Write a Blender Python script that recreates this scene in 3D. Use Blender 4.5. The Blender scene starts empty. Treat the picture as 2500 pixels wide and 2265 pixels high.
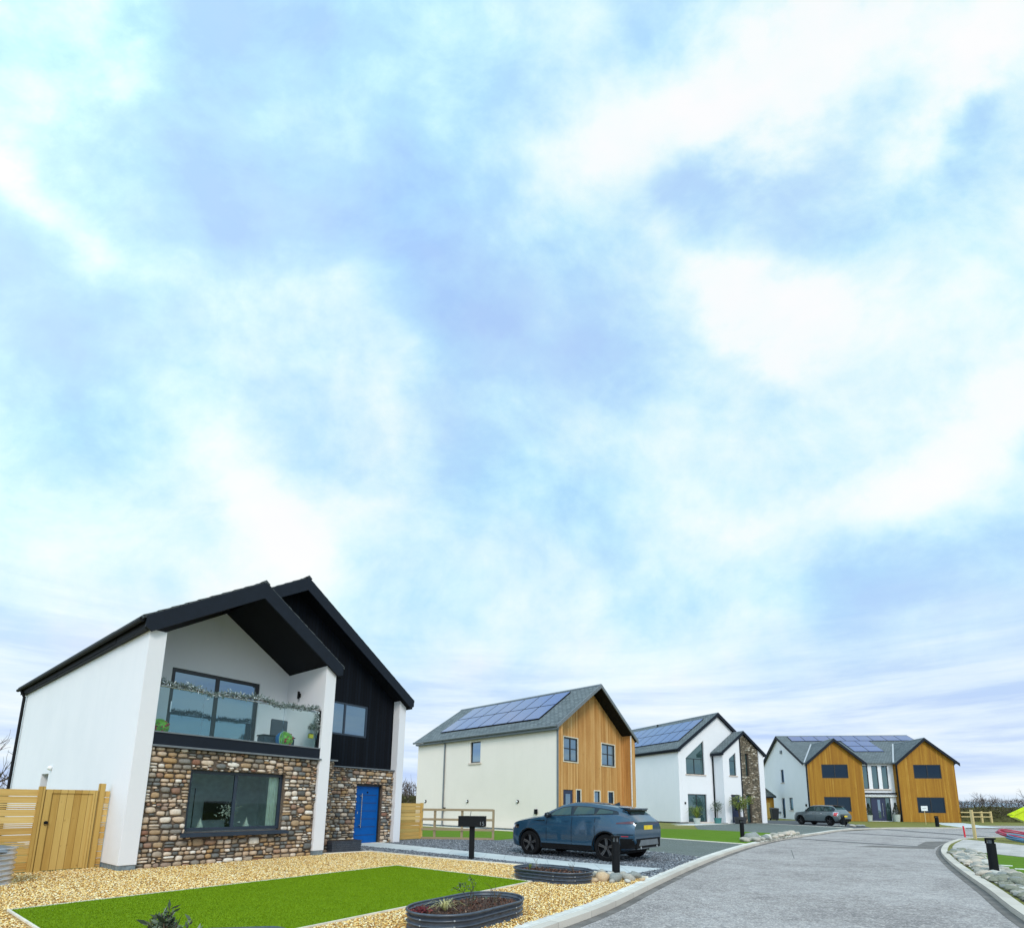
import bpy, bmesh, math, random
import numpy as np
from mathutils import Vector, Matrix, noise
from mathutils.geometry import tessellate_polygon
R = math.radians
rnd = random.Random(7)
S = bpy.context.scene
COL = S.collection
# ------------------------------------------------------------------ camera
def make_camera():
    pit, rol = 0.16430, -0.010037
    cp, sp, cr, sr = math.cos(pit), math.sin(pit), math.cos(rol), math.sin(rol)
    Rp = Matrix(((1,0,0),(0,sp,-cp),(0,cp,sp)))
    Rr = Matrix(((cr,sr,0),(-sr,cr,0),(0,0,1)))
    M = Rr @ Rp
    X, Y, Z = M[0], -M[1], -M[2]
    cd = bpy.data.cameras.new('camera'); co = bpy.data.objects.new('camera', cd); COL.objects.link(co)
    m = Matrix(((X[0],Y[0],Z[0]),(X[1],Y[1],Z[1]),(X[2],Y[2],Z[2]))).to_4x4()
    m.translation = Vector((0,0,1.5)); co.matrix_world = m
    cd.sensor_width = 36; cd.sensor_fit = 'HORIZONTAL'
    cd.lens = 1207.33/2500*36; cd.shift_x = -0.01429; cd.shift_y = 0.2529
    cd.clip_end = 20000; cd.clip_start = 0.05
    S.camera = co
make_camera()
# ------------------------------------------------------------------ world and sun
SUN_EL, SUN_AZ = R(40), R(12)     # azimuth measured from -y towards +x (behind the camera)
def make_world():
    w = bpy.data.worlds.new('World'); S.world = w; w.use_nodes = True
    nt = w.node_tree; nt.nodes.clear(); N = nt.nodes.new; L = nt.links.new
    out = N('ShaderNodeOutputWorld'); bg = N('ShaderNodeBackground'); bg.inputs[1].default_value = 0.1
    sky = N('ShaderNodeTexSky'); sky.sky_type = 'NISHITA'; sky.sun_disc = False
    sky.sun_elevation = SUN_EL; sky.sun_rotation = R(180)-SUN_AZ
    tc = N('ShaderNodeTexCoord'); sep = N('ShaderNodeSeparateXYZ'); L(tc.outputs['Generated'], sep.inputs[0])
    def math_(op, a, b=None, c=None, clamp=False):
        n = N('ShaderNodeMath'); n.operation = op; n.use_clamp = clamp
        for i, v in enumerate((a, b, c)):
            if v is None: continue
            if isinstance(v, (int, float)): n.inputs[i].default_value = v
            else: L(v, n.inputs[i])
        return n.outputs[0]
    zc = math_('MAXIMUM', sep.outputs[2], 0.0)
    den = math_('ADD', zc, 0.16)
    px = math_('DIVIDE', sep.outputs[0], den); py = math_('DIVIDE', sep.outputs[1], den)
    cmb = N('ShaderNodeCombineXYZ'); L(px, cmb.inputs[0]); L(py, cmb.inputs[1])
    def noise_(vec, scale, detail, rough, dist, loc=(0,0,0), rot=0, sc=(1,1,1)):
        mp = N('ShaderNodeMapping'); L(vec, mp.inputs[0]); mp.inputs[1].default_value = loc
        mp.inputs[2].default_value = (0,0,rot); mp.inputs[3].default_value = sc
        n = N('ShaderNodeTexNoise'); L(mp.outputs[0], n.inputs['Vector'])
        n.inputs['Scale'].default_value = scale; n.inputs['Detail'].default_value = detail
        n.inputs['Roughness'].default_value = rough; n.inputs['Distortion'].default_value = dist
        return n.outputs[0]
    # cloud field in direction space: broad banks (fixed places in the sky) broken up by fractal noise
    D = tc.outputs['Generated']
    # the deck is laid out over the country to the north (+y), coarser towards the horizon
    md = math_('ADD', math_('MAXIMUM', sep.outputs[1], 0.0), 0.28); mv = N('ShaderNodeVectorMath'); mv.operation = 'SCALE'; L(D, mv.inputs[0]); L(math_('DIVIDE', 1.0, md), mv.inputs['Scale'])
    ms = N('ShaderNodeMapping'); L(mv.outputs[0], ms.inputs[0]); ms.inputs[3].default_value = (1.0,1.0,1.15); DS = ms.outputs[0]
    def vdot(v):
        n = N('ShaderNodeVectorMath'); n.operation = 'DOT_PRODUCT'; L(Dw, n.inputs[0]); n.inputs[1].default_value = v; return n.outputs['Value']
    wn = N('ShaderNodeTexNoise'); L(DS, wn.inputs['Vector']); wn.inputs['Scale'].default_value = 2.4; wn.inputs['Detail'].default_value = 7; wn.inputs['Roughness'].default_value = 0.55
    ws = N('ShaderNodeVectorMath'); ws.operation = 'SUBTRACT'; L(wn.outputs['Color'], ws.inputs[0]); ws.inputs[1].default_value = (0.5,0.5,0.5)
    wm = N('ShaderNodeVectorMath'); wm.operation = 'SCALE'; L(ws.outputs[0], wm.inputs[0]); wm.inputs['Scale'].default_value = 0.34
    wa = N('ShaderNodeVectorMath'); wa.operation = 'ADD'; L(D, wa.inputs[0]); L(wm.outputs[0], wa.inputs[1]); Dw = wa.outputs[0]
    banks = [((.235,.459,.857),(.892,-.446,-.078),.17,.060,.30),((.454,.409,.791),(.741,-.661,-.113),.07,.04,.26),((.544,.666,.51),(.618,-.761,.198),.20,.075,.34),
             ((-.456,.428,.78),(.886,.373,.276),.10,.045,.16),((-.424,.769,.478),(.732,.56,-.388),.16,.07,.24),((.325,.627,.708),(.823,.113,-.557),.13,.055,.24),((-.266,.721,.64),(.884,.433,-.175),.10,.05,.12),
             ((-.532,.496,.686),(.409,.853,-.324),.06,.04,.14),((-.145,.584,.799),(-.057,.769,-.636),.14,.10,-.16),((-.612,.562,.556),(.244,.776,-.582),.12,.07,-.15),
             ((-.409,.559,.721),(.691,.694,-.2),.10,.05,-.12),((.211,.543,.813),(.894,.188,-.406),.11,.05,-.12),((.137,.699,.702),(.962,.012,-.273),.12,.05,-.10),((.487,.443,.753),(.819,.041,-.572),.05,.03,-.18)]
    bias = None
    for c, t, a, b, wgt in banks:
        c = Vector(c).normalized(); t = (Vector(t)-c*Vector(t).dot(c)).normalized(); n_ = c.cross(t)
        x = math_('MULTIPLY', vdot(t), 1/a); y = math_('MULTIPLY', vdot(n_), 1/b)
        r2 = math_('ADD', math_('MULTIPLY', x, x), math_('MULTIPLY', y, y)); front = math_('GREATER_THAN', vdot(c), 0.0)
        e_ = math_('MULTIPLY', math_('MULTIPLY', math_('EXPONENT', math_('MULTIPLY', r2, -1.0)), wgt), front); bias = e_ if bias is None else math_('ADD', bias, e_)
    n1 = noise_(DS, 1.75, 8, 0.54, 0.3, (3.1,1.7,0.6), R(25)); n2 = noise_(DS, 4.6, 9, 0.62, 0.2, (9.3,4.2,2.0)); n3 = noise_(DS, 1.4, 4, 0.5, 0.2, (1.3,8.2,0)); n5 = noise_(DS, 3.2, 7, 0.6, 0.2, (6.3,1.2,4.0))
    f = math_('ADD', math_('MULTIPLY', n1, 0.62), math_('MULTIPLY', n2, 0.38)); f = math_('ADD', math_('ADD', math_('MULTIPLY', f, 1.25), math_('MULTIPLY', bias, 0.80)), -0.145)
    rp = N('ShaderNodeValToRGB'); L(f, rp.inputs[0]); el = rp.color_ramp.elements
    el[0].position = 0.30; el[0].color = (0.38,0.61,0.96,1)
    el[1].position = 0.74; el[1].color = (1.0,1.0,1.0,1)
    for p, c in ((0.40,(0.45,0.74,0.99,1)), (0.46,(0.55,0.85,1.0,1)), (0.52,(0.69,0.94,1.0,1)), (0.58,(0.82,0.99,1.0,1)), (0.65,(0.95,1.0,1.0,1))):
        e = el.new(p); e.color = c
    lav = N('ShaderNodeMixRGB'); L(rp.outputs[0], lav.inputs[1]); lav.inputs[2].default_value = (0.52,0.65,0.96,1)
    lf = N('ShaderNodeMapRange'); L(math_('ADD', math_('MULTIPLY', n3, 0.6), math_('MULTIPLY', n5, 0.4)), lf.inputs[0]); lf.inputs[1].default_value = 0.47; lf.inputs[2].default_value = 0.62
    lf.inputs[3].default_value = 0; lf.inputs[4].default_value = 1.0
    hf = N('ShaderNodeMapRange'); L(f, hf.inputs[0]); hf.inputs[1].default_value = 0.44; hf.inputs[2].default_value = 0.62; hf.inputs[3].default_value = 0.40; hf.inputs[4].default_value = 0.05
    L(math_('MULTIPLY', lf.outputs[0], hf.outputs[0]), lav.inputs[0])
    # low sky: flatter, greyer lavender banks seen edge on
    sv = N('ShaderNodeCombineXYZ'); L(sep.outputs[0], sv.inputs[0]); L(sep.outputs[1], sv.inputs[1]); L(math_('MULTIPLY', zc, 9.0), sv.inputs[2])
    n4 = noise_(sv.outputs[0], 2.6, 9, 0.6, 0.3, (0.4,2.2,5.1))
    rl = N('ShaderNodeValToRGB'); L(n4, rl.inputs[0]); e2 = rl.color_ramp.elements
    e2[0].position = 0.36; e2[0].color = (0.52,0.66,0.95,1); e2[1].position = 0.64; e2[1].color = (0.90,0.96,1.0,1)
    ee = e2.new(0.5); ee.color = (0.72,0.84,0.98,1)
    hm = N('ShaderNodeMapRange'); L(zc, hm.inputs[0]); hm.inputs[1].default_value = 0.10; hm.inputs[2].default_value = 0.40
    hm.inputs[3].default_value = 1.0; hm.inputs[4].default_value = 0.0; hm.interpolation_type = 'SMOOTHSTEP'
    mx = N('ShaderNodeMixRGB'); L(hm.outputs[0], mx.inputs[0]); L(lav.outputs[0], mx.inputs[1]); L(rl.outputs[0], mx.inputs[2])
    # glow added to the unseen sky behind left, to brighten the house walls
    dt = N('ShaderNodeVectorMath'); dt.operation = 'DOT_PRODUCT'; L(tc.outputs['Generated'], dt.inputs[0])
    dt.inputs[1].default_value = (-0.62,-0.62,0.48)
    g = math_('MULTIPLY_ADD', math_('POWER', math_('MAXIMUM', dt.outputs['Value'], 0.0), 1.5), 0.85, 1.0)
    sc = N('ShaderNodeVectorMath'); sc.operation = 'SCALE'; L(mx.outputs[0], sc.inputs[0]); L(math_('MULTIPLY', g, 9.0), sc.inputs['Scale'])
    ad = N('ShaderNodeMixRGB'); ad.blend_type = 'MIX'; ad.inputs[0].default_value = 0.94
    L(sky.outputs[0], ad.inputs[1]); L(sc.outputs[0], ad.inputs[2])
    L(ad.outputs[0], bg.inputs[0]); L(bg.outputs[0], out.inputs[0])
make_world()
sd = bpy.data.lights.new('sun', 'SUN'); sd.energy = 1.5; sd.angle = R(18); sd.color = (1.0,0.93,0.84)
so = bpy.data.objects.new('sun', sd); COL.objects.link(so)
_d = Vector((math.sin(SUN_AZ)*math.cos(SUN_EL), -math.cos(SUN_AZ)*math.cos(SUN_EL), math.sin(SUN_EL)))
so.rotation_euler = _d.to_track_quat('Z', 'Y').to_euler(); so.location = (0,-10,20)
S.view_settings.view_transform = 'Standard'; S.view_settings.look = 'None'
S.view_settings.exposure = 0.22; S.view_settings.gamma = 1.0; S.view_settings.use_curve_mapping = False

# ------------------------------------------------------------------ materials
MATS = {}
class NT:
    def __init__(s, name, rough=0.7, spec=0.4, metal=0.0):
        s.m = bpy.data.materials.new(name); s.m.use_nodes = True; s.t = s.m.node_tree
        s.b = s.t.nodes['Principled BSDF']; s.out = s.t.nodes['Material Output']
        s.b.inputs['Roughness'].default_value = rough; s.b.inputs['Metallic'].default_value = metal
        s.b.inputs['Specular IOR Level'].default_value = spec
        s.c = s.t.nodes.new('ShaderNodeTexCoord')
    def N(s, k): return s.t.nodes.new(k)
    def L(s, a, b): s.t.links.new(a, b)
    def put(s, sock, v):
        if hasattr(v, 'links'): s.L(v, sock)
        elif isinstance(v, (tuple, list)) and len(v) == 3 and sock.type == 'RGBA': sock.default_value = (*v, 1)
        else: sock.default_value = v
    def math(s, op, a, b=0.0, clamp=False):
        n = s.N('ShaderNodeMath'); n.operation = op; n.use_clamp = clamp; s.put(n.inputs[0], a); s.put(n.inputs[1], b); return n.outputs[0]
    def map(s, src='UV', scale=(1,1,1), loc=(0,0,0), rot=(0,0,0)):
        n = s.N('ShaderNodeMapping'); s.L(s.c.outputs[src], n.inputs[0]); n.inputs[1].default_value = loc; n.inputs[2].default_value = rot; n.inputs[3].default_value = scale
        return n.outputs[0]
    def noise(s, vec, scale, detail=4, rough=0.5, dist=0.0):
        n = s.N('ShaderNodeTexNoise'); s.L(vec, n.inputs['Vector']); n.inputs['Scale'].default_value = scale
        n.inputs['Detail'].default_value = detail; n.inputs['Roughness'].default_value = rough; n.inputs['Distortion'].default_value = dist; return n.outputs[0]
    def ramp(s, f, stops):
        n = s.N('ShaderNodeValToRGB'); s.L(f, n.inputs[0]); e = n.color_ramp.elements
        e[0].position, e[0].color = stops[0][0], (*stops[0][1], 1); e[1].position, e[1].color = stops[-1][0], (*stops[-1][1], 1)
        for p, c in stops[1:-1]: x = e.new(p); x.color = (*c, 1)
        return n.outputs[0]
    def mix(s, f, a, b, mode='MIX'):
        n = s.N('ShaderNodeMixRGB'); n.blend_type = mode; s.put(n.inputs[0], f); s.put(n.inputs[1], a); s.put(n.inputs[2], b); return n.outputs[0]
    def rng(s, f, a, b, c=0.0, d=1.0):
        n = s.N('ShaderNodeMapRange'); s.L(f, n.inputs[0])
        for i, v in enumerate((a, b, c, d)): n.inputs[i+1].default_value = v
        return n.outputs[0]
    def col(s, v): s.put(s.b.inputs['Base Color'], v)
    def bump(s, h, st=0.5, dist=0.01):
        n = s.N('ShaderNodeBump'); n.inputs['Strength'].default_value = st; n.inputs['Distance'].default_value = dist; s.L(h, n.inputs['Height']); s.L(n.outputs[0], s.b.inputs['Normal'])
    def island(s):
        n = s.N('ShaderNodeNewGeometry'); return n.outputs['Random Per Island']
    def done(s, key): MATS[key] = s.m; return s.m
def plain(key, c, rough=0.6, spec=0.4, metal=0.0, var=0.12, vs=6.0, bump=0.0, bs=60.0, coat=0.0):
    n = NT(key, rough, spec, metal); v = n.map('Object')
    f = n.rng(n.noise(v, vs, 5), 0.3, 0.7, 1-var, 1+var)
    k = n.N('ShaderNodeVectorMath'); k.operation = 'SCALE'; k.inputs[0].default_value = c; n.L(f, k.inputs['Scale'])
    n.L(k.outputs[0], n.b.inputs['Base Color'])
    if bump: n.bump(n.noise(v, bs, 4), bump, 0.01)
    if coat: n.b.inputs['Coat Weight'].default_value = coat; n.b.inputs['Coat Roughness'].default_value = 0.04
    return n.done(key)
def render_mat(key, c, grime):
    n = NT(key, 0.85, 0.25); v = n.map('Object')
    big = n.noise(v, 0.5, 4, 0.6); st = n.noise(n.map('UV', (3.0,0.35,1)), 1.0, 4, 0.6)
    a = n.mix(n.rng(big, 0.42, 0.72, 0, 0.35), c, grime)
    a = n.mix(n.rng(st, 0.55, 0.8, 0, 0.28), a, grime)
    n.col(n.mix(n.rng(n.noise(v, 130, 3), 0.3, 0.7, 0, 0.16), a, tuple(x*0.8 for x in c)))
    n.bump(n.noise(v, 170, 4, 0.6), 0.35, 0.006); return n.done(key)
render_mat('white_render', (0.82,0.81,0.84), (0.70,0.71,0.75))
render_mat('cream_render', (0.86,0.775,0.70), (0.76,0.685,0.61))
render_mat('cool_render', (0.82,0.81,0.84), (0.71,0.72,0.75))
plain('trim_black', (0.007,0.011,0.020), 0.6, 0.25, bump=0.1)
plain('soffit_black', (0.006,0.007,0.010), 0.75, 0.2)
plain('slate_grey_trim', (0.16,0.18,0.20), 0.55, bump=0.1)
plain('frame_blue_grey', (0.022,0.036,0.060), 0.38, 0.5)
plain('frame_dark', (0.016,0.018,0.024), 0.4, 0.5)
plain('plinth', (0.20,0.24,0.27), 0.9, 0.2, var=0.3, vs=9, bump=0.4, bs=90)
plain('concrete', (0.60,0.57,0.52), 0.85, 0.25, var=0.22, vs=5, bump=0.4, bs=110)
plain('stone_sill', (0.62,0.52,0.45), 0.8, 0.3, bump=0.2)
plain('cream_edge', (0.72,0.66,0.56), 0.8, 0.3, var=0.15, bump=0.2)
plain('black_metal', (0.004,0.005,0.007), 0.6, 0.22)
plain('planter_metal', (0.050,0.062,0.085), 0.30, 0.6, var=0.25, vs=14, bump=0.05)
plain('galvanised', (0.62,0.64,0.68), 0.35, 0.5, 0.85, var=0.15)
plain('steel', (0.6,0.62,0.65), 0.25, 0.5, 1.0)
plain('white_paint', (0.8,0.8,0.8), 0.5)
plain('door_blue', (0.0,0.090,0.36), 0.5, 0.2, var=0.06)
plain('garage_blue', (0.020,0.028,0.075), 0.45, 0.5)
plain('rubber', (0.007,0.007,0.008), 0.8, 0.15, bump=0.2)
plain('rim_black', (0.045,0.045,0.05), 0.25, 0.6)
plain('yellow_plate', (0.80,0.56,0.02), 0.5)
plain('plate_text', (0.03,0.03,0.03), 0.6)
plain('skip_yellow', (0.60,0.72,0.010), 0.5, var=0.15, vs=3)
plain('red_pipe', (0.45,0.05,0.10), 0.5)
plain('blue_pipe', (0.10,0.22,0.36), 0.5)
plain('red_plastic', (0.70,0.03,0.05), 0.4)
plain('tv_black', (0.004,0.004,0.005), 0.2, 0.5)
plain('room_wall', (0.78,0.84,0.84), 0.9, 0.1)
plain('curtain', (0.66,0.70,0.58), 0.95, 0.1)
plain('ivory', (0.85,0.83,0.68), 0.7, 0.2)
plain('snowy_leaf', (0.46,0.52,0.54), 0.7, 0.3, var=0.4, vs=30)
plain('garland_leaf', (0.13,0.18,0.16), 0.7, 0.3, var=0.4, vs=30)
plain('globe_blue', (0.02,0.22,0.62), 0.3, 0.5)
plain('globe_green', (0.30,0.62,0.03), 0.3, 0.5, var=0.5, vs=14)
plain('globe_red', (0.65,0.05,0.03), 0.3, 0.5, var=0.6, vs=20)
plain('globe_rim', (0.55,0.66,0.45), 0.3, 0.5)
plain('lantern_yellow', (0.80,0.68,0.05), 0.5)
plain('chair_grey', (0.055,0.065,0.085), 0.6)
plain('bark', (0.10,0.075,0.05), 0.9, 0.2, var=0.3, bump=0.5, bs=40)
plain('twig', (0.12,0.095,0.085), 0.95, 0.1, var=0.3, vs=3)
plain('twig_green', (0.10,0.10,0.045), 0.95, 0.1, var=0.4, vs=2)
plain('teal_pot', (0.06,0.20,0.19), 0.4)
plain('dark_pot', (0.05,0.05,0.055), 0.6)
plain('pale_pot', (0.45,0.48,0.44), 0.8)
plain('lens_dark', (0.10,0.11,0.12), 0.3)
plain('bin_black', (0.012,0.014,0.016), 0.5)
plain('chrome', (0.7,0.7,0.72), 0.12, 0.5, 1.0)
plain('mulch', (0.075,0.048,0.038), 0.95, 0.1, var=0.6, vs=40, bump=1.0, bs=70)
plain('soil', (0.035,0.022,0.018), 0.95, 0.1, var=0.5, vs=30, bump=1.0, bs=60)
plain('hazed_hill', (0.34,0.42,0.50), 1.0, 0.0, var=0.2, vs=0.01)  # pale blue of distant haze put into the hill colour, no air volume
def leafmat(key, stops, rough=0.6):
    n = NT(key, rough, 0.3); n.col(n.ramp(n.island(), stops)); return n.done(key)
leafmat('leaf_olive', [(0,(0.02,0.035,0.02)),(0.5,(0.07,0.10,0.06)),(1,(0.22,0.27,0.20))])
leafmat('leaf_lime', [(0,(0.06,0.10,0.015)),(0.6,(0.17,0.22,0.03)),(1,(0.30,0.33,0.06))])
leafmat('leaf_dark', [(0,(0.015,0.02,0.02)),(1,(0.05,0.07,0.05))])
leafmat('leaf_straw', [(0,(0.20,0.20,0.06)),(0.5,(0.42,0.40,0.16)),(1,(0.66,0.60,0.34))])
leafmat('leaf_red', [(0,(0.05,0.01,0.015)),(0.6,(0.15,0.02,0.03)),(1,(0.22,0.06,0.05))])
leafmat('bark_chips', [(0,(0.03,0.014,0.012)),(0.5,(0.10,0.045,0.03)),(0.9,(0.20,0.10,0.07)),(1,(0.34,0.25,0.18))], 0.9)
leafmat('gold_pebbles', [(0,(0.30,0.12,0.02)),(0.2,(0.60,0.31,0.07)),(0.48,(0.88,0.60,0.20)),(0.78,(0.95,0.77,0.40)),(1,(0.97,0.92,0.70))], 0.75)
leafmat('slate_chips', [(0,(0.06,0.07,0.085)),(0.4,(0.15,0.165,0.19)),(0.8,(0.26,0.28,0.32)),(1,(0.44,0.46,0.48))], 0.65)
leafmat('rock', [(0,(0.13,0.13,0.11)),(0.35,(0.27,0.26,0.22)),(0.7,(0.46,0.42,0.35)),(1,(0.70,0.66,0.60))], 0.85)
def rockmat(key, c, c2):
    n = NT(key, 0.85, 0.3); v = n.map('Object'); n.col(n.mix(n.rng(n.noise(v, 7, 6, 0.65), 0.35, 0.65), c, c2)); n.bump(n.noise(v, 22, 6, 0.65), 0.5, 0.03); return n.done(key)
rockmat('rock_pale', (0.52,0.48,0.42), (0.33,0.31,0.27)); rockmat('rock_grey', (0.20,0.21,0.20), (0.35,0.36,0.34)); rockmat('rock_tan', (0.58,0.38,0.20), (0.62,0.50,0.36))
rockmat('rock_moss', (0.16,0.17,0.11), (0.33,0.32,0.27)); rockmat('rock_white', (0.70,0.67,0.61), (0.50,0.47,0.42)); rockmat('rock_pink', (0.52,0.42,0.34), (0.62,0.56,0.48))
def blades(key, a, b):
    n = NT(key, 0.75, 0.2); f = n.noise(n.map('Object', (1,3.5,1)), 1.6, 5, 0.6)
    n.col(n.mix(n.math('MULTIPLY', n.island(), n.rng(f, 0.3, 0.7, 0.5, 1.0)), a, b)); return n.done(key)
blades('turf_blades', (0.140,0.240,0.001), (0.200,0.315,0.002))
def turf(key, a, b, sc=1.6):
    n = NT(key, 0.85, 0.15); v = n.map('Object', (1,3,1)); f = n.noise(v, sc, 6, 0.6); g = n.noise(n.map('Object'), 60, 4, 0.7)
    n.col(n.mix(n.math('ADD', n.rng(f, 0.35, 0.65, 0, 0.6), n.rng(g, 0.3, 0.7, 0, 0.4)), a, b)); n.bump(g, 0.8, 0.02); return n.done(key)
turf('turf', (0.140,0.245,0.001), (0.190,0.300,0.002)); turf('lawn_green', (0.075,0.165,0.004), (0.13,0.235,0.008)); turf('rough_grass', (0.12,0.13,0.03), (0.26,0.24,0.07), 0.8); turf('field', (0.10,0.12,0.04), (0.17,0.16,0.07), 0.3)
def clad(key, stops, gap, w, dark):
    n = NT(key, 0.7, 0.15 if 'black' in key else 0.3); uv = n.map('UV')
    sp = n.N('ShaderNodeSeparateXYZ'); n.L(uv, sp.inputs[0]); q = n.math('DIVIDE', sp.outputs[0], w); fl = n.math('FLOOR', q); fr = n.math('FRACT', q)
    wn = n.N('ShaderNodeTexWhiteNoise'); wn.noise_dimensions = '1D'; n.L(fl, wn.inputs['W'])
    cb = n.N('ShaderNodeCombineXYZ'); n.L(fl, cb.inputs[0]); n.L(sp.outputs[1], cb.inputs[1]); n.L(n.math('MULTIPLY', sp.outputs[0], 1.0), cb.inputs[2])
    seg = n.noise(n.map('UV', (0.45/w*1.0, 0.35, 1)), 1.0, 2); gr = n.noise(n.map('UV', (55,1.6,1)), 1.0, 5, 0.65, 1.2)
    knot = n.noise(n.map('UV', (9,5,1), (3,7,0)), 1.0, 2)
    f = n.math('ADD', n.math('MULTIPLY', wn.outputs[0], 0.55), n.math('ADD', n.rng(gr, 0.3, 0.7, -0.12, 0.22), n.rng(seg, 0.3, 0.7, -0.05, 0.28)))
    c = n.ramp(f, stops)
    c = n.mix(n.rng(knot, 0.68, 0.76, 0, 0.6), c, tuple(x*0.35 for x in stops[0][1]))
    e = n.math('LESS_THAN', n.math('MINIMUM', fr, n.math('SUBTRACT', 1.0, fr)), gap)
    n.col(n.mix(e, c, dark)); n.bump(n.math('SUBTRACT', n.math('MULTIPLY', gr, 0.15), e), 0.5, 0.008); return n.done(key)
clad('larch', [(0,(0.40,0.17,0.045)),(0.35,(0.56,0.275,0.085)),(0.7,(0.68,0.385,0.15)),(1,(0.78,0.53,0.27))], 0.035, 0.145, (0.20,0.09,0.03))
clad('cedar', [(0,(0.27,0.115,0.012)),(0.4,(0.34,0.155,0.015)),(0.72,(0.40,0.20,0.022)),(1,(0.62,0.38,0.10))], 0.03, 0.145, (0.26,0.11,0.02))
clad('black_boards', [(0,(0.002,0.003,0.006)),(0.5,(0.004,0.006,0.011)),(1,(0.008,0.012,0.020))], 0.07, 0.13, (0.001,0.001,0.002))
clad('gate_wood', [(0,(0.42,0.24,0.055)),(0.4,(0.52,0.33,0.09)),(1,(0.64,0.44,0.15))], 0.03, 0.12, (0.22,0.11,0.02))
def plank(key, stops):
    n = NT(key, 0.75, 0.25); gr = n.noise(n.map('UV', (1.6,50,1)), 1.0, 5, 0.65, 1.0); kn = n.noise(n.map('UV', (4,14,1)), 1.0, 1)
    c = n.ramp(n.math('ADD', n.math('MULTIPLY', n.island(), 0.6), n.rng(gr, 0.3, 0.7, -0.1, 0.35)), stops)
    n.col(n.mix(n.rng(kn, 0.72, 0.78, 0, 0.7), c, (0.16,0.07,0.02))); n.bump(gr, 0.25, 0.004); return n.done(key)
plank('fence_wood', [(0,(0.44,0.24,0.06)),(0.5,(0.64,0.41,0.13)),(1,(0.78,0.57,0.24))])
plank('rail_wood', [(0,(0.24,0.17,0.10)),(0.6,(0.38,0.30,0.19)),(1,(0.50,0.42,0.27))])
plank('pale_post', [(0,(0.48,0.36,0.16)),(1,(0.66,0.52,0.28))])
def brickm(key, c1, c2, mortar, w, h, ms, rough=0.7, off=0.5, bst=0.5, spec=0.35):
    n = NT(key, rough, spec); b = n.N('ShaderNodeTexBrick'); n.L(n.map('UV'), b.inputs['Vector']); b.offset = off
    b.inputs['Scale'].default_value = 1.0; b.inputs['Brick Width'].default_value = w; b.inputs['Row Height'].default_value = h
    b.inputs['Mortar Size'].default_value = ms; b.inputs['Mortar Smooth'].default_value = 0.3; b.inputs['Bias'].default_value = 0.0
    b.inputs['Color1'].default_value = (*c1,1); b.inputs['Color2'].default_value = (*c2,1); b.inputs['Mortar'].default_value = (*mortar,1)
    g = n.noise(n.map('Object'), 1.2, 6, 0.6); n.col(n.mix(n.rng(g, 0.3, 0.7, 0, 0.35), b.outputs[0], tuple(x*1.45 for x in c1)))
    n.bump(n.math('ADD', n.math('MULTIPLY', n.math('SUBTRACT', 1.0, b.outputs[1]), 1.0), n.math('MULTIPLY', n.noise(n.map('Object'), 40, 4), 0.25)), bst, 0.01); return n.done(key)
brickm('slates', (0.105,0.125,0.135), (0.185,0.21,0.22), (0.045,0.055,0.06), 0.32, 0.24, 0.022, 0.85, spec=0.15)
brickm('dark_slates', (0.045,0.055,0.06), (0.09,0.10,0.10), (0.02,0.02,0.025), 0.33, 0.25, 0.015)
brickm('pavers', (0.52,0.48,0.45), (0.40,0.375,0.36), (0.14,0.13,0.12), 0.9, 0.45, 0.03, 0.85)
brickm('kerb_blocks', (0.56,0.51,0.45), (0.46,0.41,0.36), (0.32,0.29,0.26), 0.9, 3.0, 0.008, 0.85, 0.0)
brickm('slabs', (0.48,0.51,0.52), (0.58,0.60,0.60), (0.28,0.30,0.31), 0.6, 0.6, 0.008, 0.7, 0.0)
brickm('setts', (0.68,0.65,0.60), (0.54,0.52,0.49), (0.38,0.36,0.34), 0.20, 0.13, 0.007, 0.85)
def gravel(key, stops, scale, bst=1.0, tintn=None):
    n = NT(key, 0.85, 0.2); v = n.map('Object'); vo = n.N('ShaderNodeTexVoronoi'); n.L(v, vo.inputs['Vector']); vo.inputs['Scale'].default_value = scale
    sp = n.N('ShaderNodeSeparateColor'); n.L(vo.outputs['Color'], sp.inputs[0]); c = n.ramp(sp.outputs[0], stops)
    big = n.noise(v, 0.7, 4)
    n.col(n.mix(n.rng(big, 0.35, 0.65, 0, 0.3), c, tintn or stops[0][1])); n.bump(n.math('SUBTRACT', 1.0, vo.outputs['Distance']), bst, 0.03); return n.done(key)
gravel('gold_bed', [(0,(0.26,0.12,0.03)),(0.4,(0.58,0.34,0.12)),(1,(0.90,0.70,0.36))], 38)
gravel('slate_bed', [(0,(0.03,0.04,0.06)),(0.6,(0.10,0.12,0.15)),(1,(0.24,0.27,0.31))], 26)
gravel('grey_drive', [(0,(0.10,0.12,0.115)),(0.5,(0.15,0.17,0.165)),(1,(0.25,0.27,0.26))], 45, 0.6, (0.10,0.13,0.09))
gravel('dark_drive', [(0,(0.07,0.075,0.085)),(1,(0.15,0.16,0.17))], 50, 0.5)
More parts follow.
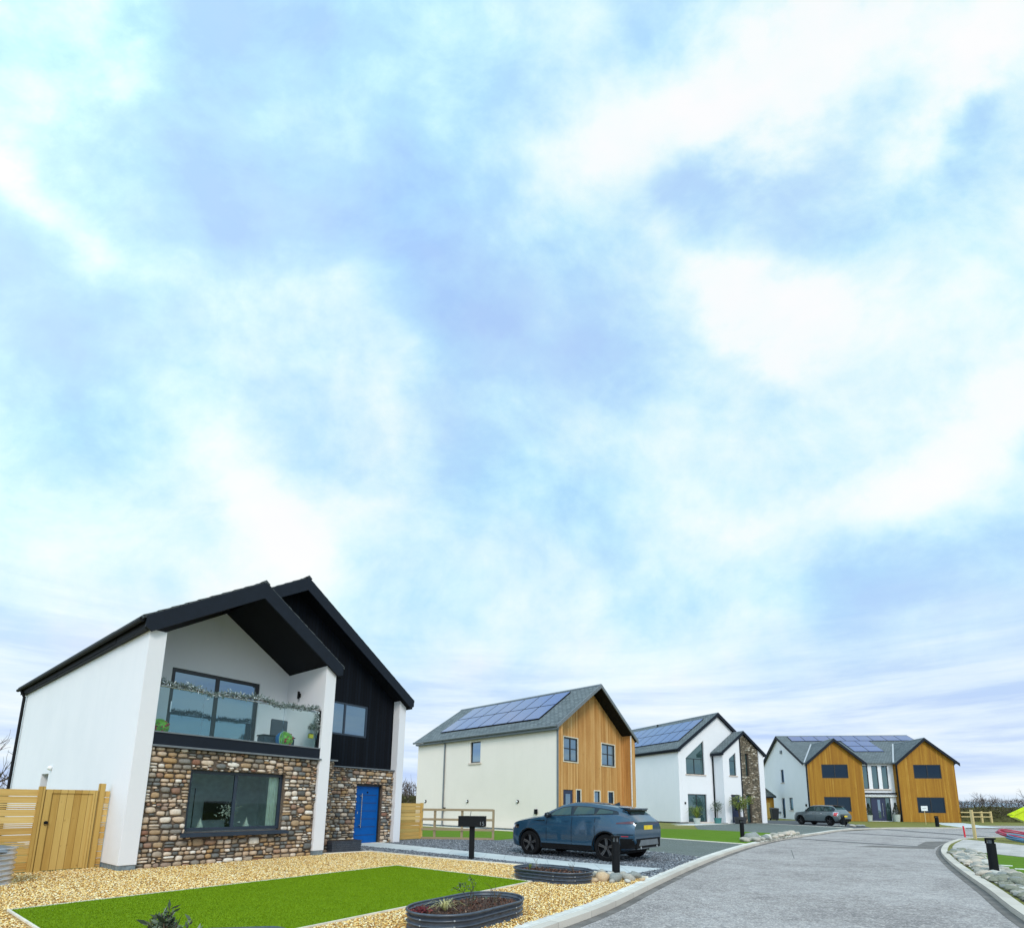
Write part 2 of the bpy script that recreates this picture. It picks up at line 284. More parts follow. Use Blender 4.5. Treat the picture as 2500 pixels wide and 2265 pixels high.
def tarmac():
    n = NT('tarmac', 0.8, 0.3); v = n.map('Object'); big = n.noise(v, 0.45, 9, 0.72, 0.3); mid = n.noise(n.map('Object', (1,1,1), (7,3,0)), 2.6, 8, 0.78, 0.2)
    vo = n.N('ShaderNodeTexVoronoi'); n.L(v, vo.inputs['Vector']); vo.inputs['Scale'].default_value = 70; spc = n.N('ShaderNodeSeparateColor'); n.L(vo.outputs['Color'], spc.inputs[0])
    base = n.ramp(n.math('ADD', n.math('MULTIPLY', big, 0.55), n.math('MULTIPLY', mid, 0.45)), [(0.40,(0.24,0.225,0.225)),(0.48,(0.37,0.35,0.345)),(0.56,(0.47,0.455,0.455)),(0.68,(0.60,0.58,0.57))])
    dust = n.noise(n.map('Object', (1,1,1), (2,9,0)), 6, 9, 0.85)
    base = n.mix(n.rng(dust, 0.58, 0.75, 0, 0.55), base, (0.72,0.71,0.70))
    base = n.mix(n.rng(dust, 0.3, 0.44, 0.55, 0), base, (0.15,0.15,0.17))
    n.col(n.mix(n.rng(spc.outputs[0], 0, 1, 0, 0.5), base, (0.13,0.13,0.145)))
    g1 = n.noise(n.map('Object', (1,1,1), (5,5,0)), 11, 4, 0.7); g2 = n.noise(n.map('Object', (1,1,1), (1,6,0)), 34, 3, 0.7)
    cc = n.b.inputs['Base Color'].links[0].from_socket
    cc = n.mix(n.rng(g1, 0.52, 0.70, 0, 0.6), cc, (0.72,0.68,0.66)); cc = n.mix(n.rng(g1, 0.34, 0.46, 0.5, 0), cc, (0.16,0.155,0.165)); cc = n.mix(n.rng(g2, 0.55, 0.68, 0, 0.7), cc, (0.80,0.78,0.76)); n.col(n.mix(1.0, n.mix(n.rng(g2, 0.33, 0.46, 0.7, 0), cc, (0.10,0.10,0.105)), (1.04,0.985,0.955), 'MULTIPLY'))
    n.bump(n.math('SUBTRACT', 1.0, vo.outputs['Distance']), 0.7, 0.012); n.done('tarmac')
tarmac()
plain('tar_seam', (0.075,0.075,0.08), 0.7, var=0.4, vs=2)
plain('tar_patch', (0.16,0.145,0.135), 0.85, var=0.35, vs=3, bump=0.5, bs=80)
def cobble():
    n = NT('cobble_stones', 0.75, 0.3); v = n.map('Object'); g = n.noise(v, 16, 6, 0.65)
    c = n.ramp(n.island(), [(0,(0.11,0.11,0.105)),(0.12,(0.22,0.225,0.22)),(0.26,(0.36,0.30,0.24)),(0.40,(0.50,0.32,0.16)),(0.54,(0.44,0.37,0.30)),(0.60,(0.30,0.14,0.09)),(0.64,(0.60,0.44,0.31)),(0.80,(0.74,0.60,0.47)),(1,(0.90,0.85,0.78))])
    n.col(n.mix(n.rng(g, 0.35, 0.65, 0.0, 0.45), c, n.mix(1.0, c, (0.45,0.42,0.40), 'MULTIPLY'))); n.bump(g, 0.5, 0.01); return n.done('cobble_stones')
cobble()
def cobble2():
    n = NT('rubble_stones', 0.8, 0.3); v = n.map('Object'); g = n.noise(v, 14, 6, 0.65)
    c = n.ramp(n.island(), [(0,(0.10,0.09,0.07)),(0.3,(0.19,0.165,0.12)),(0.6,(0.27,0.22,0.155)),(0.85,(0.40,0.33,0.24)),(1,(0.78,0.72,0.62))])
    n.col(n.mix(n.rng(g, 0.35, 0.65, 0.0, 0.4), c, n.mix(1.0, c, (0.45,0.42,0.40), 'MULTIPLY'))); return n.done('rubble_stones')
cobble2()
plain('mortar', (0.15,0.115,0.09), 0.95, 0.1, var=0.3, vs=12, bump=0.5, bs=90)
def solar():
    n = NT('solar_cells', 0.12, 0.6); uv = n.map('UV'); sp = n.N('ShaderNodeSeparateXYZ'); n.L(uv, sp.inputs[0])
    def line(o, k, w):
        fr = n.math('FRACT', n.math('MULTIPLY', o, k)); return n.math('LESS_THAN', n.math('MINIMUM', fr, n.math('SUBTRACT', 1.0, fr)), w)
    l = n.math('MAXIMUM', line(sp.outputs[0], 6.2, 0.03), line(sp.outputs[1], 6.2, 0.03))
    n.col(n.mix(l, (0.030,0.060,0.23), (0.08,0.12,0.30))); n.b.inputs['Coat Weight'].default_value = 0.6; n.b.inputs['Coat Roughness'].default_value = 0.05
    n.done('solar_cells')
solar()
def glass(key, refl, tint, under, transp=0.0, ttint=(0.8,0.95,0.95)):
    m = bpy.data.materials.new(key); m.use_nodes = True; t = m.node_tree; t.nodes.clear(); N = t.nodes.new; L = t.links.new
    out = N('ShaderNodeOutputMaterial'); gl = N('ShaderNodeBsdfGlossy'); gl.inputs['Color'].default_value = (*tint,1); gl.inputs['Roughness'].default_value = 0.015
    df = N('ShaderNodeBsdfDiffuse'); df.inputs[0].default_value = (*under,1); tr = N('ShaderNodeBsdfTransparent'); tr.inputs[0].default_value = (*ttint,1)
    a = N('ShaderNodeMixShader'); a.inputs[0].default_value = transp; L(df.outputs[0], a.inputs[1]); L(tr.outputs[0], a.inputs[2])
    lw = N('ShaderNodeFresnel'); lw.inputs[0].default_value = 1.28 if transp > .95 else 1.5; ad = N('ShaderNodeMath'); ad.operation = 'ADD'; ad.use_clamp = True; L(lw.outputs[0], ad.inputs[0]); ad.inputs[1].default_value = refl
    nz = N('ShaderNodeTexNoise'); nz.inputs['Scale'].default_value = 0.7; tc = N('ShaderNodeTexCoord'); L(tc.outputs['Object'], nz.inputs['Vector']); bp = N('ShaderNodeBump'); bp.inputs['Strength'].default_value = 0.06; bp.inputs['Distance'].default_value = 0.05; L(nz.outputs[0], bp.inputs['Height']); L(bp.outputs[0], gl.inputs['Normal'])
    b = N('ShaderNodeMixShader'); L(ad.outputs[0], b.inputs[0]); L(a.outputs[0], b.inputs[1]); L(gl.outputs[0], b.inputs[2]); L(b.outputs[0], out.inputs[0]); MATS[key] = m
glass('pane_sky', 0.24, (0.62,0.84,1.0), (0.03,0.05,0.07))
glass('pane_dark', 0.0, (0.5,0.75,1.0), (0.006,0.012,0.022))
glass('pane_teal', 0.10, (0.7,0.95,1.0), (0.03,0.06,0.06))
glass('pane_clear', 0.0, (0.8,0.95,1.0), (0.05,0.09,0.10), 1.0, (0.90,0.965,0.97))
glass('balustrade_glass', 0.0, (0.75,0.95,1.0), (0.25,0.42,0.42), 0.98, (0.90,0.985,0.985))
glass('car_glass', 0.03, (0.60,0.80,0.78), (0.03,0.05,0.05))
glass('black_gloss', 0.0, (0.8,0.9,1.0), (0.008,0.009,0.012))
def carpaint(key, c, fl):
    n = NT(key, 0.36, 0.4, 0.35); v = n.map('Object'); f = n.noise(v, 900, 2); n.col(n.mix(n.rng(f, 0.4, 0.6), c, fl)); n.b.inputs['Coat Weight'].default_value = 1.0; n.b.inputs['Coat Roughness'].default_value = 0.03
    n.done(key)
carpaint('paint_blue', (0.006,0.040,0.085), (0.016,0.070,0.130)); carpaint('paint_grey', (0.11,0.14,0.155), (0.17,0.20,0.215)); carpaint('paint_black', (0.01,0.012,0.016), (0.02,0.022,0.026))
def taill():
    n = NT('tail_lamp', 0.15, 0.6); n.col((0.55,0.02,0.03)); n.b.inputs['Coat Weight'].default_value = 1.0; n.done('tail_lamp')
taill()
plain('smoked_lamp', (0.07,0.02,0.035), 0.12, 0.6)
def M(k): return MATS[k]

# ------------------------------------------------------------------ mesh helpers
def uvmap(me):
    if len(me.polygons) > 60000: return
    uv = me.uv_layers.new(name='UVMap'); d = uv.data; vs = me.vertices
    for p in me.polygons:
        n = p.normal
        t = Vector((-n.y, n.x, 0)) if abs(n.z) < 0.98 else Vector((1,0,0))
        if t.length < 1e-6: t = Vector((1,0,0))
        t.normalize(); b = n.cross(t)
        for li in p.loop_indices:
            c = vs[me.loops[li].vertex_index].co; d[li].uv = (c.dot(t), c.dot(b))
class MB:
    def __init__(s): s.v = []; s.f = []
    def add(s, vs, fs):
        o = len(s.v); s.v += [tuple(x) for x in vs]; s.f += [tuple(i+o for i in f) for f in fs]; return s
    def box(s, x0, x1, y0, y1, z0, z1):
        return s.add([(x0,y0,z0),(x1,y0,z0),(x1,y1,z0),(x0,y1,z0),(x0,y0,z1),(x1,y0,z1),(x1,y1,z1),(x0,y1,z1)], [(0,3,2,1),(4,5,6,7),(0,1,5,4),(1,2,6,5),(2,3,7,6),(3,0,4,7)])
    def bar(s, a, b, w, h):
        a, b = Vector(a), Vector(b); d = (b-a).normalized(); up = Vector((0,0,1)) if abs(d.z) < 0.95 else Vector((0,1,0))
        x = d.cross(up).normalized()*w/2; y = x.cross(d).normalized()*h/2
        vs = [a-x-y, a+x-y, a+x+y, a-x+y, b-x-y, b+x-y, b+x+y, b-x+y]
        return s.add(vs, [(3,2,1,0),(4,5,6,7),(0,1,5,4),(1,2,6,5),(2,3,7,6),(3,0,4,7)])
    def tube(s, pts, r, n=8, cap=True):
        pts = [Vector(p) for p in pts]; rs = r if isinstance(r, (list, tuple)) else [r]*len(pts); o = len(s.v); k = len(pts)
        for i, p in enumerate(pts):
            d = (pts[min(i+1,k-1)]-pts[max(i-1,0)]).normalized(); up = Vector((0,0,1)) if abs(d.z) < 0.9 else Vector((1,0,0))
            x = d.cross(up).normalized(); y = x.cross(d)
            for j in range(n):
                a = 2*math.pi*j/n; s.v.append(tuple(p+x*rs[i]*math.cos(a)+y*rs[i]*math.sin(a)))
        for i in range(k-1):
            for j in range(n): s.f.append((o+i*n+j, o+i*n+(j+1)%n, o+(i+1)*n+(j+1)%n, o+(i+1)*n+j))
        if cap: s.f.append(tuple(o+j for j in range(n))[::-1]); s.f.append(tuple(o+(k-1)*n+j for j in range(n)))
        return s
    def lathe(s, prof, c=(0,0,0), n=20, ax='z', cap=True):
        o = len(s.v); k = len(prof)
        for r, z in prof:
            for j in range(n):
                a = 2*math.pi*j/n; q = (r*math.cos(a), r*math.sin(a), z)
                if ax == 'y': q = (q[0], q[2], q[1])
                if ax == 'x': q = (q[2], q[0], q[1])
                s.v.append((q[0]+c[0], q[1]+c[1], q[2]+c[2]))
        for i in range(k-1):
            for j in range(n): s.f.append((o+i*n+j, o+i*n+(j+1)%n, o+(i+1)*n+(j+1)%n, o+(i+1)*n+j))
        if cap: s.f.append(tuple(o+j for j in range(n))[::-1]); s.f.append(tuple(o+(k-1)*n+j for j in range(n)))
        return s
    def plate(s, loops, fn, d0, d1):
        """polygon with holes in (a,b), fn(a,d,b)->xyz, between depths d0 and d1"""
        flat = [p for l in loops for p in l]; tri = tessellate_polygon([[Vector((a,b,0)) for a, b in l] for l in loops])
        o = len(s.v); n = len(flat)
        s.v += [tuple(fn(a,d0,b)) for a, b in flat]; s.v += [tuple(fn(a,d1,b)) for a, b in flat]
        for t in tri: s.f.append((o+t[0],o+t[1],o+t[2])); s.f.append((o+n+t[2],o+n+t[1],o+n+t[0]))
        i = 0
        for l in loops:
            m = len(l)
            for j in range(m): a, b = i+j, i+(j+1)%m; s.f.append((o+a,o+b,o+n+b,o+n+a))
            i += m
        return s
    def build(s, name, mat, parent=None, smooth=False, bevel=0.0, fix=True, uv=True):
        me = bpy.data.meshes.new(name); me.from_pydata(s.v, [], s.f); me.update()
        if fix:
            bm = bmesh.new(); bm.from_mesh(me); bmesh.ops.recalc_face_normals(bm, faces=bm.faces)
            if bevel:
                bmesh.ops.bevel(bm, geom=[e for e in bm.edges if len(e.link_faces) == 2 and e.calc_face_angle(0) > 0.5], offset=bevel, segments=2, affect='EDGES', clamp_overlap=True)
            bm.to_mesh(me); bm.free()
        if smooth: me.shade_smooth() if smooth is True else me.shade_auto_smooth() if hasattr(me,'shade_auto_smooth') else None
        if uv: uvmap(me)
        if smooth is True:
            for p in me.polygons: p.use_smooth = True
        me.materials.append(M(mat) if isinstance(mat, str) else mat)
        o = bpy.data.objects.new(name, me); COL.objects.link(o)
        if parent: o.parent = parent
        return o
def big_mesh(name, V, F, mat, parent=None, smooth=False):
    """V (n,3) float, F (m,k) int arrays"""
    me = bpy.data.meshes.new(name); k = F.shape[1]
    me.vertices.add(len(V)); me.vertices.foreach_set('co', V.astype(np.float32).ravel())
    me.loops.add(F.size); me.loops.foreach_set('vertex_index', F.astype(np.int32).ravel())
    me.polygons.add(len(F)); me.polygons.foreach_set('loop_start', np.arange(0, F.size, k, dtype=np.int32)); me.polygons.foreach_set('loop_total', np.full(len(F), k, np.int32))
    if smooth: me.polygons.foreach_set('use_smooth', np.ones(len(F), bool))
    me.update(calc_edges=True); me.materials.append(M(mat)); o = bpy.data.objects.new(name, me); COL.objects.link(o)
    if parent: o.parent = parent
    return o
def tag(o, label, cat, group=None, kind=None):
    if label: o['label'] = label
    if cat: o['category'] = cat
    if group: o['group'] = group
    if kind: o['kind'] = kind
    return o
def thing(name, label, cat, loc=(0,0,0), rz=0.0, group=None, sc=1.0):
    o = bpy.data.objects.new(name, None); COL.objects.link(o); o.location = loc; o.rotation_euler = (0,0,rz); o.scale = (sc,sc,sc) if isinstance(sc,(int,float)) else sc; o.empty_display_size = 0.3
    return tag(o, label, cat, group)
def dup(root, loc, rz=None, label=None, sc=None):
    r = root.copy(); COL.objects.link(r); r.location = loc
    if rz is not None: r.rotation_euler = (0,0,rz)
    if sc is not None: r.scale = (sc,sc,sc)
    if label: r['label'] = label
    for ch in list(root.children):
        c = ch.copy(); COL.objects.link(c); c.parent = r
        for g in list(ch.children): d = g.copy(); COL.objects.link(d); d.parent = c
    return r
def flat(name, poly, z0, z1, mat, kind='structure'):
    o = MB().plate([poly], lambda a,d,b: (a,b,d), z0, z1).build(name, mat); o['kind'] = kind; return o
def inside(px, py, poly):
    x = np.asarray(px); y = np.asarray(py); r = np.zeros(x.shape, bool); n = len(poly)
    for i in range(n):
        x1, y1 = poly[i]; x2, y2 = poly[(i+1)%n]
        c = ((y1 > y) != (y2 > y)) & (x < (x2-x1)*(y-y1)/((y2-y1) if y2 != y1 else 1e-9)+x1); r ^= c
    return r
def scatter(name, poly, holes, n, size, mat, z, flatn=0.6, seed=1, label=None, near=None):
    g = np.random.default_rng(seed); xs = [p[0] for p in poly]; ys = [p[1] for p in poly]
    P = g.uniform((min(xs),min(ys)), (max(xs),max(ys)), (n*4,2))
    k = inside(P[:,0],P[:,1],poly)
    for h in holes: k &= ~inside(P[:,0],P[:,1],h)
    P = P[k]
    if near:
        d = np.hypot(P[:,0],P[:,1]); P = P[g.uniform(size=len(d)) < np.clip(near/d,0,1)**1.3]
    P = P[:n]; m = len(P)
    base = np.array([(1,0,0),(0.3,0.95,0),(-0.8,0.6,0),(-0.8,-0.6,0),(0.3,-0.95,0),(0,0,1),(0.1,0,-0.6)],float)
    F0 = np.array([(0,1,5),(1,2,5),(2,3,5),(3,4,5),(4,0,5),(1,0,6),(2,1,6),(3,2,6),(4,3,6),(0,4,6)])
    B = base[None]*g.uniform(0.7,1.3,(m,7,1)); s = size*g.uniform(0.6,1.35,(m,1,1)); B = B*s*np.array([1,0.72,flatn])[None,None]
    a = g.uniform(0,6.283,m); tl = g.normal(0,0.35,m); ca, sa = np.cos(a), np.sin(a)
    z_ = B[...,2]+B[...,0]*tl[:,None]; X = B[...,0]*ca[:,None]-B[...,1]*sa[:,None]+P[:,0:1]; Y = B[...,0]*sa[:,None]+B[...,1]*ca[:,None]+P[:,1:2]
    Z = z_+z+g.uniform(0,size*0.35,(m,1)); V = np.stack([X,Y,Z],-1).reshape(-1,3); F = (F0[None]+(np.arange(m)*7)[:,None,None]).reshape(-1,3)
    o = big_mesh(name, V, F, mat); o['kind'] = 'stuff'
    if label: o['label'] = label
    return o
def leaves(name, mat, pts, size, parent=None, seed=1, asp=0.35, up=0.0, dirs=None):
    g = np.random.default_rng(seed); pts = np.asarray(pts,float); m = len(pts)
    d = g.normal(size=(m,3)) if dirs is None else np.asarray(dirs)+g.normal(0,0.25,(m,3)); d[:,2] += up; d /= np.linalg.norm(d,axis=1)[:,None]
    s = np.cross(d, g.normal(size=(m,3))); s /= np.linalg.norm(s,axis=1)[:,None]; L = size*g.uniform(0.6,1.3,(m,1))
    V = np.stack([pts, pts+d*L*0.5+s*L*asp*0.5, pts+d*L, pts+d*L*0.5-s*L*asp*0.5],1).reshape(-1,3)
    return big_mesh(name, V, (np.arange(m*4).reshape(m,4)), mat, parent)
def rock_mesh(seed, sub=2):
    bm = bmesh.new(); bmesh.ops.create_icosphere(bm, subdivisions=sub, radius=1.0); o = Vector((seed*3.7, seed*1.3, 0))
    for v in bm.verts:
        k = 1+0.38*noise.noise(v.co*0.9+o)+0.20*noise.noise(v.co*2.1+o)+0.08*noise.noise(v.co*4.5+o); v.co *= k
    me = bpy.data.meshes.new('rock'); bm.to_mesh(me); bm.free()
    for p in me.polygons: p.use_smooth = True
    return me
ROCKS = {}
def rock(seed, mat, loc, dims, rz, label, group, name='boulder'):
    k = (seed % 6, mat)
    if k not in ROCKS: me = rock_mesh(k[0]+1); me.materials.append(M(mat)); ROCKS[k] = me
    o = bpy.data.objects.new(name, ROCKS[k]); COL.objects.link(o); o.location = loc; o.scale = dims; o.rotation_euler = (rnd.uniform(-.15,.15), rnd.uniform(-.15,.15), rz)
    return tag(o, label, 'rock', group)

# ------------------------------------------------------------------ wall, window and roof helpers (house frames: u right, v back, z up)
def FR(v0): return lambda a, d, b: (a, v0+d, b)          # wall facing the street (-v); d goes inwards
def SD(u0): return lambda a, d, b: (u0+d, a, b)          # wall facing -u
def rect(a0, a1, b0, b1): return [(a0,b0),(a1,b0),(a1,b1),(a0,b1)]
def window(par, fn, a0, a1, b0, b1, pane='pane_dark', fr='frame_dark', fw=0.06, mull=(), trans=(), dep=0.08, sill=None, top=None, name='window', surround=None, handle=False):
    """frame with panes; top=(bl,br) gives a sloped head"""
    bl, br = top if top else (b1, b1)
    def hd(a): return bl+(br-bl)*(a-a0)/(a1-a0)
    m = MB(); out = [(a0,b0),(a1,b0),(a1,br),(a0,bl)]
    inn = [(a0+fw,b0+fw),(a1-fw,b0+fw),(a1-fw,hd(a1-fw)-fw),(a0+fw,hd(a0+fw)-fw)]
    m.plate([out, inn], fn, dep, dep+0.07)
    for x in mull: m.plate([[(x-fw*0.5,b0+fw),(x+fw*0.5,b0+fw),(x+fw*0.5,hd(x+fw*.5)-fw),(x-fw*0.5,hd(x-fw*.5)-fw)]], fn, dep+0.004, dep+0.066)
    for t in trans: m.plate([[(a0+fw,t-fw*0.35),(a1-fw,t-fw*0.35),(a1-fw,t+fw*0.35),(a0+fw,t+fw*0.35)]], fn, dep+0.009, dep+0.06)
    w = m.build(name, fr, par)
    MB().plate([[(a0+fw*.8,b0+fw*.8),(a1-fw*.8,b0+fw*.8),(a1-fw*.8,hd(a1-fw*.8)-fw*.8),(a0+fw*.8,hd(a0+fw*.8)-fw*.8)]], fn, dep+0.034, dep+0.042).build('pane', pane, w)
    if sill: MB().plate([rect(a0-0.12,a1+0.12,b0-0.11,b0-0.002)], fn, -0.07, dep).build('sill', sill, w)
    if surround: MB().plate([[(a0-.06,b0-.06),(a1+.06,b0-.06),(a1+.06,br+.06),(a0-.06,bl+.06)], [(a0+.001,b0+.001),(a1-.001,b0+.001),(a1-.001,br-.001),(a0+.001,bl-.001)]], fn, -0.03, 0.02).build('surround', surround, w)
    return w
def gable_roof(par, ul, ur, ze, zr, v0, v1, th, mat, ridge='slate_grey_trim', axis='v', name='roof', ucr=None):
    """two slopes with ridge along v (or along u)"""
    um = (ul+ur)/2 if ucr is None else ucr
    P = (lambda a,c,z: (a,c,z)) if axis == 'v' else (lambda a,c,z: (c,a,z))
    m = MB()
    sec = [(ul,ze),(um,zr),(ur,ze),(ur,ze-th),(um,zr-th),(ul,ze-th)]
    vs = [P(a,v0,z) for a, z in sec]+[P(a,v1,z) for a, z in sec]
    m.add(vs, [(0,1,7,6),(1,2,8,7),(2,3,9,8),(3,4,10,9),(4,5,11,10),(5,0,6,11),(0,5,4,1),(1,4,3,2),(6,7,10,11),(7,8,9,10)])
    r = m.build(name, mat, par)
    q = MB(); vs = [P(a,c,z) for c in (v0-.01,v1+.01) for a, z in ((um-.14,zr-.07),(um,zr+.045),(um+.14,zr-.07),(um,zr-.02))]
    q.add(vs, [(0,1,5,4),(1,2,6,5),(2,3,7,6),(3,0,4,7),(0,3,2,1),(4,5,6,7)]).build('ridge_tiles', ridge, r)
    return r
def verge(par, ul, ur, ze, zr, v0, v1, h, mat, name='bargeboard', zoff=-0.03):
    um = (ul+ur)/2
    return MB().plate([[(ul,ze+zoff),(um,zr+zoff),(ur,ze+zoff),(ur,ze-h+zoff),(um,zr-h+zoff),(ul,ze-h+zoff)]], lambda a,d,b: (a,d,b), v0, v1).build(name, mat, par)
def stone_face(name, mat, par, fn, poly, holes, hmin, hmax, seed, proud=0.05, aspect=(1.1,2.6)):
    """individual rounded stones laid in rough courses over poly minus holes"""
    g = random.Random(seed); m = MB(); a0 = min(p[0] for p in poly); a1 = max(p[0] for p in poly); b0 = min(p[1] for p in poly); b1 = max(p[1] for p in poly)
    placed = []
    def ok(x0,x1,y0,y1):
        pts = [(x0+(x1-x0)*i/2, y0+(y1-y0)*j/2) for i in range(3) for j in range(3)]
        ins = inside(np.array([p[0] for p in pts]), np.array([p[1] for p in pts]), poly)
        if not ins.all(): return False
        for h in holes:
            if x1 > h[0]+.01 and x0 < h[1]-.01 and y1 > h[2]+.01 and y0 < h[3]-.01: return False
        for q in big:
            if x1 > q[0]+.005 and x0 < q[1]-.005 and y1 > q[2]+.005 and y0 < q[3]-.005: return False
        return True
    big = []
    def stone(x0,x1,y0,y1):
        placed.append((x0,x1,y0,y1))
        cx, cy, rx, ry = (x0+x1)/2, (y0+y1)/2, (x1-x0)/2*0.93, (y1-y0)/2*0.93; ex = g.uniform(0.45,0.8); dp = proud*g.uniform(0.6,1.3); n = 10; ph = g.uniform(-.12,.12); jit = [g.uniform(0.86,1.05) for _ in range(n)]
        rings = ((1.0,0.0),(0.98,-0.45),(0.80,-0.85),(0.42,-1.0)); vs = []; fs = []
        for sc, dz in rings:
            for j in range(n):
                t = 2*math.pi*(j+0.5)/n; c, s_ = math.cos(t), math.sin(t); px = math.copysign(abs(c)**ex, c)*rx*sc*jit[j]; py = math.copysign(abs(s_)**ex, s_)*ry*sc*jit[j]
                px, py = px+py*ph, py-px*ph*0.3
                vs.append(fn(cx+px, dz*dp, cy+py))
        for i in range(3):
            for j in range(n): fs.append((i*n+j, i*n+(j+1)%n, (i+1)*n+(j+1)%n, (i+1)*n+j))
        fs.append(tuple(3*n+j for j in range(n))); m.add(vs, fs)
    # a few large stones first
    for _ in range(int((a1-a0)*(b1-b0)*2.2)):
        w = g.uniform(0.18,0.30); h = g.uniform(0.7,1.0)*w*0.85; x = g.uniform(a0,a1-w); y = g.uniform(b0,b1-h)
        if ok(x,x+w,y,y+h): big.append((x,x+w,y,y+h)); stone(x,x+w,y,y+h)
    y = b0
    while y < b1-0.03:
        h = g.uniform(hmin,hmax); h = min(h, b1-y); x = a0-g.uniform(0,0.05)
        while x < a1:
            w = h*g.uniform(*aspect); x1 = x+w; yy0, yy1 = y+g.uniform(0,0.01), y+h-g.uniform(0,0.01)
            cand = (max(x,a0), min(x1,a1))
            # clip against holes and big stones in this course
            for q in list(holes)+big:
                if q[2] < yy1-.01 and q[3] > yy0+.01:
                    if cand[0] < q[0] < cand[1]: cand = (cand[0], q[0])
                    elif q[0] <= cand[0] < q[1]: cand = (min(q[1],a1), min(q[1],a1)+w) if q[1] < a1 else (0,0)
            cand = (cand[0], min(cand[1], a1))
            if cand[1]-cand[0] > 0.035:
                if h > hmin*1.5 and g.random() < 0.18:
                    ym = (yy0+yy1)/2
                    if ok(cand[0],cand[1],yy0,ym): stone(cand[0],cand[1],yy0,ym-.003)
                    if ok(cand[0],cand[1],ym,yy1): stone(cand[0],cand[1],ym+.003,yy1)
                elif ok(cand[0],cand[1],yy0,yy1): stone(cand[0],cand[1],yy0,yy1)
                x = max(cand[1], x+0.02)
            else: x = x1 if cand == (0,0) or cand[1]<=cand[0] else max(cand[1],x)+0.02
        y += h
    # fill the chinks left between courses with smaller stones
    for w_, tries in ((0.15,1500),(0.09,3500),(0.055,5000)):
        for _ in range(int(tries*min(1.0,(a1-a0)*(b1-b0)/10))):
            w = w_*g.uniform(0.9,1.6); h = w_*g.uniform(0.55,0.85); x = g.uniform(a0,a1-w); yy = g.uniform(b0,b1-h)
            if any(x < q[1]-.012 and x+w > q[0]+.012 and yy < q[3]-.012 and yy+h > q[2]+.012 for q in placed): continue
            if ok(x,x+w,yy,yy+h): stone(x,x+w,yy,yy+h)
    return m.build(name, mat, par, smooth=True)

# ================================================================== GROUND, ROAD, KERBS
H1O, H1R = (-8.8496,11.1094), R(54.18917)
H2O, H2R = (1.788,28.1725), R(47.88625)
H3O, H3R = (14.284,46.355), R(26.91463)
H4O, H4R = (34.892,61.443), R(-7.15072)
def h1(u, v): c, s = math.cos(H1R), math.sin(H1R); return (H1O[0]+u*c-v*s, H1O[1]+u*s+v*c)
def hx(O, r, u, v): c, s = math.cos(r), math.sin(r); return (O[0]+u*c-v*s, O[1]+u*s+v*c)
def offset(pl, d):
    out = []
    for i, p in enumerate(pl):
        a = Vector(pl[max(i-1,0)]); b = Vector(pl[min(i+1,len(pl)-1)]); t = (b-a).normalized(); out.append((p[0]+t.y*d, p[1]-t.x*d))
    return out
def smooth_line(pl, n=4):
    out = []
    for i in range(len(pl)-1):
        p0, p1, p2, p3 = [Vector(pl[min(max(i+k,0),len(pl)-1)]) for k in (-1,0,1,2)]
        for j in range(n):
            t = j/n; q = 0.5*((2*p1)+(p2-p0)*t+(2*p0-5*p1+4*p2-p3)*t*t+(3*p1-p0-3*p2+p3)*t**3); out.append(tuple(q))
    return out+[tuple(pl[-1])]
def strip(name, pl, w0, w1, z0, z1, mat, lab=None):
    a, b = offset(pl, w0), offset(pl, w1); m = MB(); n = len(pl)
    for i in range(n):
        m.v += [(*a[i],z0),(*b[i],z0),(*b[i],z1),(*a[i],z1)]
    for i in range(n-1):
        for j in range(4): m.f.append((i*4+j, i*4+(j+1)%4, (i+1)*4+(j+1)%4, (i+1)*4+j))
    m.f.append((3,2,1,0)); m.f.append(tuple((n-1)*4+j for j in range(4)))
    o = m.build(name, mat); o['kind'] = 'structure'
    # lay the texture along the strip
    uv = o.data.uv_layers[0].data; L = [0]
    for i in range(1,n): L.append(L[-1]+(Vector(pl[i])-Vector(pl[i-1])).length)
    for p in o.data.polygons:
        for li in p.loop_indices:
            k = o.data.loops[li].vertex_index; c = o.data.vertices[k].co; i = k//4; side = (0 if k % 4 in (0,3) else 1)
            uv[li].uv = (L[i], (w0 if side == 0 else w1)+c.z)
    return o
KL = smooth_line([(-5.0,-0.4),(-3.2,2.1),(-1.65,4.35),(-0.19,6.44),(0.96,8.08),(2.0,9.9),(2.92,11.49),(4.6,14.3),(6.9,17.9),(9.1,21.1),(11.8,24.6),(14.6,27.8),(18.3,31.8),(21.3,35.2),(24.1,37.8),(26.5,39.5),(28.7,40.7),(31.3,41.8),(34.2,42.5),(37.2,43.0)])
KR = smooth_line([(0.5,-3.0),(3.0,0.8),(5.2,4.3),(7.23,7.51),(8.91,9.88),(10.48,12.15),(12.18,14.56),(13.82,16.79),(15.41,18.84),(17.33,21.07),(19.01,22.9),(21.87,25.73),(23.5,27.1),(26.0,28.4),(30,29.6),(40,31.5)])
flat('ground', [(-900,-300),(900,-300),(900,1500),(-900,1500)], -0.5, -0.12, 'field')
flat('road', [(-8,-6),(6,-6),(44,18),(75,30),(75,47),(36,46),(5,22)], -0.11, -0.09, 'tarmac')
flat('verge_ground', [tuple(p) for p in offset(KL, 0.02)]+[(42,43.4),(60,45),(95,52),(95,110),(-95,110),(-95,-20),(-12,-20)], -0.11, -0.012, 'rough_grass')
flat('verge_ground', [tuple(p) for p in reversed(offset(KR, 0.02))][::-1]+[(70,34),(70,-20),(4,-20)], -0.11, -0.012, 'rough_grass')
